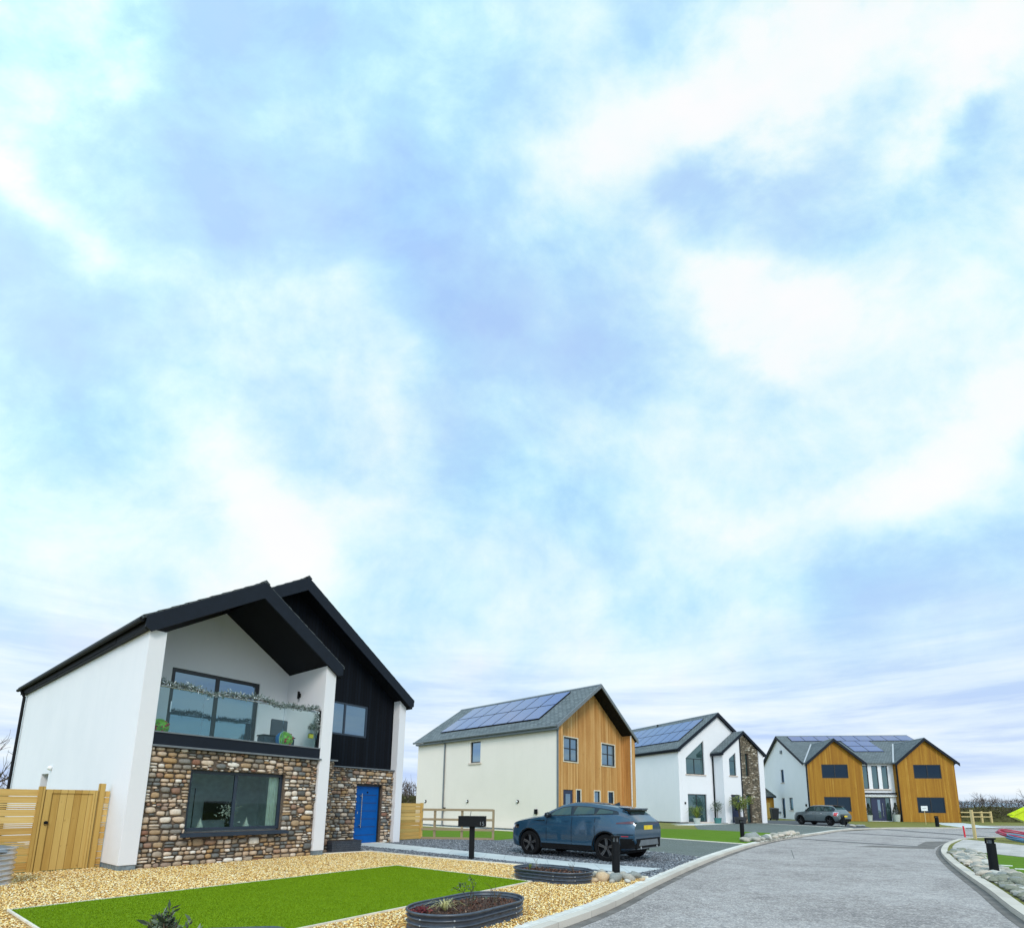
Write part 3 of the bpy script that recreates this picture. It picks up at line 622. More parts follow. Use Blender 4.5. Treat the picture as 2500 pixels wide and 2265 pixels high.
strip('kerb', KL, 0.17, 0.32, -0.11, 0.004, 'kerb_blocks'); strip('paver_strip', KL, -0.02, 0.168, -0.1, 0.0, 'setts')
strip('kerb', KR, 0.0, 0.19, -0.11, 0.004, 'kerb_blocks')
def seam(name, pts, w): strip(name, pts, -w/2, w/2, -0.0895, -0.085, 'tar_seam')
seam('road_seam', [(14.3,26.6),(15.3,24.6),(16.31,22.75),(17.11,21.69)], 0.42); seam('road_seam', [(21.07,33.6),(22.4,29.5),(23.3,27.5)], 0.55); seam('road_seam', [(28.19,39.6),(28.0,36),(27.7,31.5),(27.6,29.4)], 0.7)
seam('road_seam', [(10.2,19.5),(8.6,16.3)], 0.02)
flat('road_patch', [(13.9,21.4),(16.6,20.6),(17.1,21.2),(19.0,23.2),(21.4,25.6),(19.9,25.2),(17.4,22.5),(16.7,21.6),(15.2,22.2)], -0.0895, -0.0845, 'tar_patch')
strip('road_channel', KL, 0.325, 0.48, -0.0895, -0.0852, 'tar_patch'); strip('road_channel', KR, -0.16, -0.005, -0.0895, -0.0852, 'tar_patch')
LAWN = [h1(-2.18,-7.78), h1(4.53,-7.78), h1(4.53,-3.73), h1(-2.18,-3.73)]
GOLD = [h1(-8,1.12), h1(0.02,1.12), h1(0.02,0.09), h1(5.0,0.15), h1(6.41,-0.19), h1(6.43,-3.7), h1(6.55,-5.9), (2.5,10.75),(2.0,9.87),(0.96,8.05),(-0.19,6.41),(-1.65,4.32),(-3.2,2.08),(-5,-.4),(-14,-.4),(-16,6)]
flat('gold_gravel_bed', GOLD, -0.05, -0.006, 'gold_bed')
lb = MB(); lb.plate([LAWN], lambda a,d,b: (a,b,d), -0.05, 0.006); o = lb.build('lawn', 'turf'); o['kind'] = 'structure'
LE = [h1(-2.205,-7.805), h1(4.555,-7.805), h1(4.555,-3.705), h1(-2.205,-3.705)]
o = MB().plate([LE, LAWN], lambda a,d,b: (a,b,d), -0.05, 0.018).build('lawn_edging', 'cream_edge'); o['kind'] = 'structure'
HOLE = [h1(-2.25,-7.85), h1(4.60,-7.85), h1(4.60,-3.66), h1(-2.25,-3.66)]
strip('gravel_edging', [h1(4.95,0.17), h1(6.41,-0.19), h1(6.43,-3.7), h1(6.6,-6.2), (2.62,10.95)], -0.03, 0.03, -0.05, 0.03, 'cream_edge')
SLATE = [h1(5.05,0.24), h1(6.45,-0.1), h1(6.48,-3.7), h1(6.64,-6.0), (2.66,10.98),(2.92,11.46),(4.6,14.25),(5.3,15.4),(4.5,16.9),(-1.3,21.75),(-4.7,22.1), h1(11.4,3.0), h1(9.65,3.0), h1(9.65,2.3), h1(5.4,2.45)]
flat('slate_gravel_bed', SLATE, -0.05, -0.007, 'slate_bed')
PATH = [h1(7.55,2.5), h1(8.95,2.5), h1(8.58,-1.6), h1(8.1,-6.7), h1(8.25,-9.1), h1(6.95,-8.9), h1(7.15,-5.4), h1(7.45,-1.0)]
flat('garden_path', PATH, -0.04, 0.012, 'slabs')
flat('neighbour_drive', [(-1.3,21.8),(4.5,16.95),(5.3,15.45),(6.9,17.85),(9.05,21.0),(6.3,24.7),(2.0,25.4),(-0.4,23.4)], -0.05, -0.006, 'grey_drive')
strip('drive_edging', [(-1.3,21.78),(4.5,16.9),(5.3,15.45)], -0.04, 0.04, -0.05, 0.004, 'concrete')
strip('drive_edging', [(-0.4,23.5),(2.0,25.5),(6.3,24.85),(9.15,21.15)], -0.11, 0.11, -0.05, 0.012, 'cream_edge')
L2 = [(-4.6,22.35),(-1.3,22.0),(-.4,23.65),(2.0,25.7),(6.4,25.0),(9.3,21.5),(11.8,24.55),(14.6,27.75),(15.9,29.2),(11.7,34.3),(7.9,35.0),(2.5,29),(1.3,27.9),(-7,33)]
flat('lawn', L2, -0.05, 0.0, 'lawn_green')
strip('wall_paving', [hx(H2O,H2R,-0.45,-0.5), hx(H2O,H2R,-0.45,13)], -0.25, 0.25, -0.05, 0.010, 'cream_edge')
flat('neighbour_drive', [(11.75,34.4),(15.95,29.3),(18.3,31.75),(21.3,35.15),(24.1,37.75),(24.6,38.2),(24.9,40.6),(22.3,50.0),(14.0,41.9)], -0.05, -0.004, 'grey_drive')
flat('wall_paving', [(12.9,44.9),(13.9,42.5),(22.4,50.2),(21.7,51.0)], -0.05, 0.0, 'slabs')
strip('drive_edging', [(12.2,40.9),(13.95,41.9),(22.3,50.1),(24.95,40.6),(24.9,38.6)], -0.16, 0.16, -0.05, 0.014, 'cream_edge')
flat('neighbour_drive', [(22.6,50.2),(25.2,40.6),(25.1,38.7),(26.5,39.5),(27.6,40.2),(30.5,46),(34.2,54.0),(35.4,60.8),(28,62),(23,55)], -0.05, -0.005, 'dark_drive')
flat('neighbour_drive', [(37.4,43.1),(41.3,50.0),(47,57.5),(50,57.5),(43.5,48),(41.5,44),(39.7,42.9)], -0.05, -0.004, 'slabs')
flat('road', [(37.3,42.9),(39.7,42.8),(60,44.6),(60,50),(41.4,49.0)], -0.05, -0.006, 'tarmac')
flat('block_paving', [(16.15,19.2),(16.29,18.21),(16.2,10.0),(21.5,10.0),(21.62,21.99),(22.66,26.12),(22.3,25.8),(19.2,22.65),(17.55,20.85)], -0.05, 0.0, 'pavers')
flat('lawn', [(16.15,18.0),(15.0,16.7),(13.79,15.27),(11.87,12.64),(10.83,11.13),(9.0,8.2),(7.3,5.8),(16.1,5.8)], -0.05, 0.0, 'lawn_green')
RB = [(16.2,18.1),(13.79,15.27),(11.87,12.64),(10.83,11.13),(9.9,9.7),(9.2,8.5)]+[tuple(p) for p in offset(KR,0.27) if 8.4 < p[1] < 19.2]
flat('rockery_bed', RB, -0.05, 0.004, 'dark_drive')
# far side of the fields: a low wooded rise beyond the hedges
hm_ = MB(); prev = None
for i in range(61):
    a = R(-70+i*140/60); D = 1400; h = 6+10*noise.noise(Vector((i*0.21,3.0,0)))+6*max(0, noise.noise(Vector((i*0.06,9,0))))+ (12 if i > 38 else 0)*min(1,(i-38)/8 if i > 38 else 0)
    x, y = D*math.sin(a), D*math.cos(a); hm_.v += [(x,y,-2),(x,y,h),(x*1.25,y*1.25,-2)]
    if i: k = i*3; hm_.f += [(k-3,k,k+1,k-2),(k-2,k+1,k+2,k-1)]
o = hm_.build('hills', 'hazed_hill', smooth=True); o['kind'] = 'structure'
# loose stones
scatter('gold_gravel', GOLD, [HOLE], 170000, 0.0155, 'gold_pebbles', 0.0, 0.6, 3, 'loose golden stone chippings round the artificial lawn', near=11)
scatter('slate_gravel', SLATE, [PATH], 42000, 0.032, 'slate_chips', 0.0, 0.35, 5, 'loose blue grey slate chippings beside the path and under the blue car', near=22)
def blades_field(name, poly, n, h, mat, seed, label):
    g = np.random.default_rng(seed); xs = [p[0] for p in poly]; ys = [p[1] for p in poly]
    P = g.uniform((min(xs),min(ys)),(max(xs),max(ys)),(n*2,2)); P = P[inside(P[:,0],P[:,1],poly)][:n]; m = len(P); a = g.uniform(0,6.28,m); w = h*0.22
    hh = h*g.uniform(0.6,1.2,m); lx, ly = g.normal(0,h*0.45,m), g.normal(0,h*0.45,m)
    V = np.stack([np.stack([P[:,0]-w*np.cos(a),P[:,1]-w*np.sin(a),np.full(m,0.0)],1), np.stack([P[:,0]+w*np.cos(a),P[:,1]+w*np.sin(a),np.full(m,0.0)],1), np.stack([P[:,0]+lx,P[:,1]+ly,hh],1)],1).reshape(-1,3)
    o = big_mesh(name, V, np.arange(m*3).reshape(m,3), mat); o['kind'] = 'stuff'; o['label'] = label
blades_field('grass', LAWN, 130000, 0.024, 'turf_blades', 9, 'short bright green artificial grass blades of the front lawn')

# ================================================================== HOUSE 1: white gable house with balcony
def slope(par, name, mat, p0, p1, th, v0, v1, axis='v', dz=0.0):
    (a0,z0),(a1,z1) = p0, p1; P = (lambda a,c,z: (a,c,z)) if axis == 'v' else (lambda a,c,z: (c,a,z))
    vs = [P(a,c,z+dz) for c in (v0,v1) for a, z in ((a0,z0),(a1,z1),(a1,z1-th),(a0,z0-th))]
    return MB().add(vs, [(0,1,2,3),(7,6,5,4),(0,4,5,1),(1,5,6,2),(2,6,7,3),(3,7,4,0)]).build(name, mat, par)
def stepped(par, name, mat, p0, p1, th, v0, v1, course=0.32):
    """roof slope of overlapping slate courses"""
    (a0,z0),(a1,z1) = p0, p1; L = math.hypot(a1-a0,z1-z0); n = max(2,int(L/course)); m = MB(); zt = 0.022
    for i in range(n):
        t0, t1 = i/n, (i+1)/n+0.004; b0 = (a0+(a1-a0)*t0, z0+(z1-z0)*t0); b1 = (a0+(a1-a0)*t1, z0+(z1-z0)*t1)
        vs = [(a,c,z) for c in (v0,v1) for a, z in ((b0[0],b0[1]+zt),(b1[0],b1[1]+0.002),(b1[0],b1[1]-th),(b0[0],b0[1]-th))]
        m.add(vs, [(0,1,2,3),(7,6,5,4),(0,4,5,1),(1,5,6,2),(2,6,7,3),(3,7,4,0)])
    return m.build(name, mat, par)
def house1():
    T = thing('house', 'white gabled house with glass fronted balcony, cobble stone wall and blue front door', 'house', (*H1O,0), H1R)
    K = 0.70; zr1, um1 = 7.60, 2.45; zr2, um2 = 9.27, 4.825
    b1 = lambda u: zr1-K*abs(u-um1); b2 = lambda u: zr2-K*abs(u-um2)
    MB().plate([rect(0,12.9,0.11,5.50), rect(7.35,8.25,1.2,2.32)], SD(0.0), 0, 0.34).build('side_wall', 'white_render', T, bevel=0.008)
    MB().box(0.02,0.33,0.02,12.88,-0.05,0.108).build('plinth', 'plinth', T)
    MB().plate([[(4.56,0.13),(4.90,0.13),(4.90,b1(4.9)-.43),(4.56,b1(4.56)-.43)]], FR(0), 0, 2.25).build('pier_wall', 'white_render', T, bevel=0.008)
    MB().box(4.575,4.885,0.015,0.4,-0.05,0.128).build('plinth', 'plinth', T)
    MB().plate([[(9.32,0.0),(9.65,0.0),(9.65,b2(9.65)-.43),(9.32,b2(9.32)-.43)]], FR(2.25), 0, 10.6).build('pier_wall', 'white_render', T, bevel=0.008)
    MB().plate([[(0.34,0.0),(9.32,0.0),(9.32,5.4),(0.34,5.4)]], FR(12.7), 0, 0.2).build('rear_wall', 'white_render', T)
    # roofs
    r = stepped(T, 'roof', 'dark_slates', (-0.20,b1(-0.2)), (um1,zr1), 0.07, -0.10, 1.98)
    slope(r, 'soffit', 'soffit_black', (-0.12,b1(-0.12)-.08), (um1,zr1-.08), 0.26, -0.06, 1.98)
    r = stepped(T, 'roof', 'dark_slates', (5.10,b1(5.1)), (um1,zr1), 0.07, -0.10, 2.58)
    slope(r, 'soffit', 'soffit_black', (5.04,b1(5.04)-.08), (um1,zr1-.08), 0.33, -0.06, 2.58)
    MB().add([(um1-.12,-.12,zr1-.05),(um1,-.12,zr1+.05),(um1+.12,-.12,zr1-.05),(um1-.12,2.0,zr1-.05),(um1,2.0,zr1+.05),(um1+.12,2.0,zr1-.05)], [(0,1,4,3),(1,2,5,4),(0,2,1),(3,4,5),(0,3,5,2)]).build('ridge_tiles', 'dark_slates', r)
    r = stepped(T, 'roof', 'dark_slates', (-0.20,b2(-0.2)), (um2,zr2), 0.07, 2.0, 13.2)
    slope(r, 'soffit', 'soffit_black', (-0.12,b2(-0.12)-.08), (um2,zr2-.08), 0.24, 2.02, 13.1)
    r = stepped(T, 'roof', 'dark_slates', (9.86,b2(9.86)), (um2,zr2), 0.07, 2.0, 13.2)
    slope(r, 'soffit', 'soffit_black', (9.78,b2(9.78)-.08), (um2,zr2-.08), 0.33, 2.02, 13.1)
    MB().add([(um2-.12,1.95,zr2-.05),(um2,1.95,zr2+.05),(um2+.12,1.95,zr2-.05),(um2-.12,13.2,zr2-.05),(um2,13.2,zr2+.05),(um2+.12,13.2,zr2-.05)], [(0,1,4,3),(1,2,5,4),(0,2,1),(3,4,5),(0,3,5,2)]).build('ridge_tiles', 'dark_slates', r)
    MB().plate([[(-0.13,b1(-0.13)-.03),(um1,zr1-.03),(5.05,b1(5.05)-.03),(5.05,b1(5.05)-.30),(4.9,b1(4.9)-.47),(um1,zr1-.49),(0.0,b1(0)-.47),(-0.13,b1(-0.13)-.30)]], FR(-0.12), 0, 0.06).build('bargeboard', 'trim_black', T)
    MB().plate([[(2.3,b2(2.3)-.03),(um2,zr2-.03),(9.80,b2(9.8)-.03),(9.80,b2(9.8)-.30),(9.66,b2(9.66)-.47),(um2,zr2-.49),(2.3,b2(2.3)-.4)]], FR(1.95), 0, 0.06).build('bargeboard', 'trim_black', T)
    MB().tube([(-0.2,-0.05,5.66),(-0.2,13.15,5.66)], 0.055, 8).build('gutter', 'black_metal', T)
    MB().box(-0.10,-0.004,0.0,12.9,5.47,5.64).build('fascia', 'trim_black', T)
    MB().tube([(-0.2,12.55,5.6),(-0.08,12.55,5.35),(-0.07,12.55,0.05)], 0.045, 8).build('downpipe', 'black_metal', T)
    # upper walls
    w = MB().plate([[(0.34,2.84),(9.32,2.84),(9.32,b2(9.32)-.42),(um2,zr2-.42),(0.34,b2(0.34)-.42)], rect(6.30,8.07,4.02,5.27)], FR(2.62), 0, 0.15).build('boarded_wall', 'black_boards', T)
    window(T, FR(2.62), 6.30, 8.07, 4.02, 5.27, 'pane_sky', 'frame_blue_grey', 0.07, (7.07,), dep=0.03, handle=True)
    m = MB()
    for i in range(5): m.tube([(7.62+i*.085,2.76,4.1),(7.62+i*.085,2.76,5.2)], 0.05, 6)
    m.build('curtain', 'curtain', T)
    MB().plate([[(0.34,3.10),(4.56,3.10),(4.56,b1(4.56)-.42),(um1,zr1-.42),(0.34,b1(0.34)-.42)], rect(1.24,3.65,3.12,5.22)], FR(2.2), 0, 0.2).build('recess_wall', 'white_render', T)
    wd = window(T, FR(2.2), 1.24, 3.65, 3.12, 5.22, 'pane_sky', 'frame_dark', 0.10, (2.45,), dep=0.05, name='sliding_door')
    MB().box(1.30,1.33,2.2,2.24,3.95,4.25).build('handle', 'steel', wd)
    MB().box(0.34,4.56,0.25,2.2,2.95,3.10).build('balcony_floor', 'slabs', T)
    MB().box(0.345,4.555,0.03,0.25,2.82,3.10).build('balcony_fascia', 'trim_black', T)
    MB().box(0.345,4.555,0.01,0.29,3.103,3.135).build('balcony_capping', 'slate_grey_trim', T)
    MB().box(0.345,4.60,-0.03,0.3,2.772,2.816).build('coping', 'slate_grey_trim', T)
    ed = [0.37,1.37,2.40,3.46,4.50]
    for i in range(4): MB().box(ed[i]+.006,ed[i+1]-.006,0.185,0.20,3.137,4.215).build('glass_panel', 'balustrade_glass', T)
    MB().tube([(0.35,0.19,4.24),(4.53,0.19,4.24)], 0.026, 10).build('handrail', 'steel', T)
    MB().box(4.51,4.558,0.12,0.26,3.137,4.28).build('rail_post', 'black_metal', T)
    # stone walls
    hole = (1.235,3.605,0.69,2.285)
    MB().plate([rect(0.34,4.56,0.0,2.77), rect(1.24,3.60,0.76,2.29)], FR(0.13), 0, 0.22).build('stone_backing', 'mortar', T)
    stone_face('stone_wall', 'cobble_stones', T, FR(0.125), rect(0.335,4.57,-0.02,2.775), [hole], 0.08, 0.175, 11, 0.06, (1.0,2.2))
    MB().box(4.9,5.36,0.50,2.5,0.0,2.80).build('stone_backing', 'mortar', T)
    stone_face('stone_wall', 'cobble_stones', T, FR(0.50), rect(4.90,5.38,-0.02,2.81), [], 0.07, 0.15, 23, 0.06, (1.0,2.6))
    MB().box(4.9,5.42,0.38,2.5,2.815,2.86).build('coping', 'slate_grey_trim', T)
    MB().plate([rect(5.36,9.32,0.0,2.80), rect(7.64,8.83,0.02,2.24)], FR(2.46), 0, 0.2).build('stone_backing', 'mortar', T)
    stone_face('stone_wall', 'cobble_stones', T, FR(2.455), rect(5.30,9.33,-0.02,2.80), [(7.645,8.825,-1,2.235)], 0.075, 0.18, 31, 0.065, (1.0,2.3))
    MB().box(5.42,9.38,2.34,2.62,2.805,2.845).build('coping', 'slate_grey_trim', T)
    # stone wall window and the room behind it
    w = window(T, FR(0.13), 1.24, 3.60, 0.80, 2.28, 'pane_clear', 'frame_blue_grey', 0.075, (2.36,), dep=0.10)
    MB().box(1.16,3.70,-0.05,0.30,0.70,0.755).box(1.10,3.74,-0.09,-0.05,0.665,0.74).build('sill', 'frame_blue_grey', w)
    rm = MB(); rm.box(0.5,4.45,3.2,3.25,0.1,2.75).box(4.45,4.5,0.4,3.2,0.1,2.75).box(0.45,0.5,0.4,3.2,0.1,2.75).box(0.5,4.45,0.4,3.2,0.05,0.1).box(0.5,4.45,0.4,3.2,2.70,2.75); rm.build('room', 'room_wall', T)
    m = MB()
    for i in range(7): m.tube([(3.30+i*.042+.01*(i%2),0.36+.02*(i%2),0.80),(3.30+i*.042,0.36+.02*(i%2),2.26)], 0.024, 6)
    m.build('curtain', 'curtain', T)
    # front door
    d = MB().box(7.72,8.77,2.60,2.66,0.03,2.16).build('front_door', 'door_blue', T)
    g = MB()
    for i in range(6): g.box(7.80,8.69,2.594,2.6015,0.32+i*0.30,0.335+i*0.30)
    g.build('groove', 'garage_blue', d)
    MB().tube([(7.97,2.53,0.60),(7.97,2.53,1.88)], 0.017, 8).box(7.90,7.97,2.53,2.60,0.69,0.71).box(7.90,7.97,2.53,2.60,1.78,1.80).build('handle', 'steel', d)
    MB().lathe([(0.001,2.585),(0.035,2.585),(0.035,2.60),(0.001,2.60)], (8.25,0,1.93), 10, 'y').build('spyhole', 'black_metal', d)
    MB().box(7.83,7.86,2.585,2.60,1.12,1.20).build('lock', 'steel', d)
    MB().box(7.65,7.72,2.56,2.70,0.02,2.23).box(8.77,8.82,2.56,2.70,0.02,2.23).box(7.72,8.77,2.56,2.70,2.16,2.23).build('door_frame', 'frame_dark', T)
    MB().box(7.5,8.95,2.3,2.7,-0.02,0.028).build('doorstep', 'concrete', T)
    # fittings
    MB().tube([(4.50,1.41,4.80),(4.50,1.41,5.04)], 0.035, 10).box(4.53,4.56,1.37,1.45,4.86,4.98).build('wall_light', 'black_metal', T)
    v = MB().lathe([(0.08,0.0),(0.075,0.05),(0.05,0.09),(0.01,0.11)], (-0.0,7.06,2.48), 12, 'x'); v.v = [(-x if True else x,y,z) for x,y,z in v.v]; v.build('vent_cowl', 'white_paint', T, smooth=True)
    window(T, SD(0.0), 7.35, 8.25, 1.2, 2.32, 'pane_dark', 'frame_dark', 0.06, dep=0.18, name='side_window')
    return T
house1()

# ================================================================== HOUSE 2: cream house with larch gable
def solar_array(par, P, a0, a1, c0, c1, na, nc, name='solar_panel'):
    """P(a,c,h): a up the slope, c along the ridge, h above the roof"""
    for i in range(na):
        for j in range(nc):
            x0, x1 = a0+(a1-a0)*i/na+.012, a0+(a1-a0)*(i+1)/na-.012; y0, y1 = c0+(c1-c0)*j/nc+.012, c0+(c1-c0)*(j+1)/nc-.012
            def bx(x0,x1,y0,y1,h0,h1): return MB().add([P(x0,y0,h0),P(x1,y0,h0),P(x1,y1,h0),P(x0,y1,h0),P(x0,y0,h1),P(x1,y0,h1),P(x1,y1,h1),P(x0,y1,h1)], [(0,3,2,1),(4,5,6,7),(0,1,5,4),(1,2,6,5),(2,3,7,6),(3,0,4,7)])
            f = bx(x0,x1,y0,y1,0.05,0.085).build(name, 'black_metal', par)
            bx(x0+.03,x1-.03,y0+.03,y1-.03,0.0855,0.092).build('cells', 'solar_cells', f)
def round_light(T, v, z, u=0.0, r=0.10):
    o = MB().lathe([(r*1.05,0.0),(r*1.05,0.045),(r*0.8,0.075)], (0,v,z), 14, 'x'); o.v = [(u-x,y,zz) for x,y,zz in o.v]; f = o.build('wall_light', 'black_metal', T)
    o = MB().lathe([(r*0.72,0.075),(r*0.55,0.10),(0.01,0.11)], (0,v,z), 14, 'x'); o.v = [(u-x,y,zz) for x,y,zz in o.v]; o.build('lens', 'white_paint', f, smooth=True)
def house2():
    T = thing('house', 'cream house with a recessed honey larch boarded gable and solar panels behind the blue car', 'house', (*H2O,0), H2R)
    K = 0.70; um, zr, W, D = 4.32, 9.28, 8.65, 13.4; b = lambda u: zr-K*abs(u-um)
    MB().plate([rect(0.02,D,0.10,5.80), rect(6.5,7.5,4.25,5.66)], SD(0.0), 0, 0.35).build('side_wall', 'cream_render', T, bevel=0.006)
    MB().box(0.03,0.3,0.05,D-.02,-0.05,0.098).build('plinth', 'plinth', T)
    w = window(T, SD(0.0), 6.5, 7.5, 4.25, 5.66, 'pane_sky', 'frame_dark', 0.075, dep=0.09, sill='stone_sill')
    MB().plate([[(W-.3,0),(W,0),(W,b(W)-.2),(W-.3,b(W-.3)-.2)]], FR(0.05), 0, D-.1).build('side_wall', 'cream_render', T)
    MB().plate([[(0.3,0),(W-.3,0),(W-.3,6),(um,zr-.3),(0.3,6)]], FR(D-.3), 0, 0.25).build('rear_wall', 'cream_render', T)
    hs = [rect(1.45,2.87,4.16,5.63), rect(5.56,7.17,4.16,5.62), rect(1.42,2.40,0.02,2.45), rect(2.72,3.16,0.3,2.45), rect(4.65,5.28,1.2,2.44), rect(6.28,6.92,1.2,2.43)]
    MB().plate([[(0.35,0.0),(8.2,0.0),(8.2,b(8.2)-.2),(um,zr-.2),(0.35,b(0.35)-.2)]]+hs, FR(0.70), 0, 0.12).build('boarded_wall', 'larch', T)
    for a0, a1, nm in ((-0.02,0.46,0),(8.18,8.67,1)):
        MB().plate([[(a0,0.0),(a1,0.0),(a1,b(a1)-.18),(a0,b(a0)-.18)]], FR(-0.03), 0, 0.05).build('boarded_pier', 'larch', T)
    MB().plate([rect(0.0,0.70,0.0,b(8.2)-.2)], SD(8.18), 0, 0.05).build('boarded_return', 'larch', T)
    MB().plate([rect(0.0,0.70,0.0,b(8.2)-.2)], SD(0.40), 0, 0.06).build('boarded_return', 'larch', T)
    MB().box(-0.05,0.02,-0.06,0.03,0,5.95).build('corner_trim', 'slate_grey_trim', T); MB().box(8.15,8.19,-0.05,0.03,0,6.35).build('corner_trim', 'white_paint', T)
    r = gable_roof(T, um-4.55, um+4.55, b(um-4.55), zr, -0.15, 13.65, 0.10, 'slates')
    for sgn in (-1,1): slope(r, 'soffit', 'slate_grey_trim' if False else 'soffit_black', (um+sgn*4.45,b(um-4.45)-.11), (um,zr-.11), 0.12, -0.12, 0.82)
    verge(T, um-4.57, um+4.57, b(um-4.57), zr, -0.22, -0.155, 0.24, 'slate_grey_trim', zoff=0.02)
    MB().tube([(-0.33,-0.15,6.00),(-0.33,13.6,6.00)], 0.07, 8).build('gutter', 'slate_grey_trim', T)
    MB().box(-0.26,-0.0,-0.1,13.4,5.80,5.93).build('fascia', 'slate_grey_trim', T)
    MB().tube([(-0.33,10.15,5.95),(-0.07,10.15,5.7),(-0.07,10.15,0.0)], 0.055, 8).build('downpipe', 'slate_grey_trim', T)
    for i, (a0,a1,z0,z1) in enumerate(((1.45,2.87,4.16,5.63),(5.56,7.17,4.16,5.62))):
        window(T, FR(0.70), a0, a1, z0, z1, 'pane_sky', 'frame_dark', 0.085, ((a0+a1)/2,), ((z0+z1)/2+.05,), dep=0.02, surround='cream_edge')
    d = MB().box(1.45,2.38,0.74,0.80,0.02,2.43).build('front_door', 'garage_blue', T); MB().box(1.68,2.14,0.73,0.745,1.2,2.2).build('pane', 'pane_sky', d)
    window(T, FR(0.70), 2.72, 3.16, 0.3, 2.45, 'pane_dark', 'frame_dark', 0.06, dep=0.02, surround='cream_edge')
    window(T, FR(0.70), 4.65, 5.28, 1.2, 2.44, 'pane_sky', 'frame_dark', 0.06, dep=0.02, surround='cream_edge')
    window(T, FR(0.70), 6.28, 6.92, 1.2, 2.43, 'pane_dark', 'frame_dark', 0.06, dep=0.02, surround='cream_edge')
    for v in (12.22,7.64,3.07): round_light(T, v, 1.71)
    MB().box(-0.12,0.0,1.48,1.66,1.0,1.28).build('hose_reel', 'black_metal', T); MB().box(-0.12,0.0,9.9,10.05,1.1,1.3).build('outside_tap', 'black_metal', T)
    nx, nz = -K/math.hypot(1,K), 1/math.hypot(1,K)
    P = lambda a, c, h: (a+nx*h, c, b(a)+nz*h)
    solar_array(T, P, 0.60, 3.90, 1.9, 11.55, 2, 7)
house2()

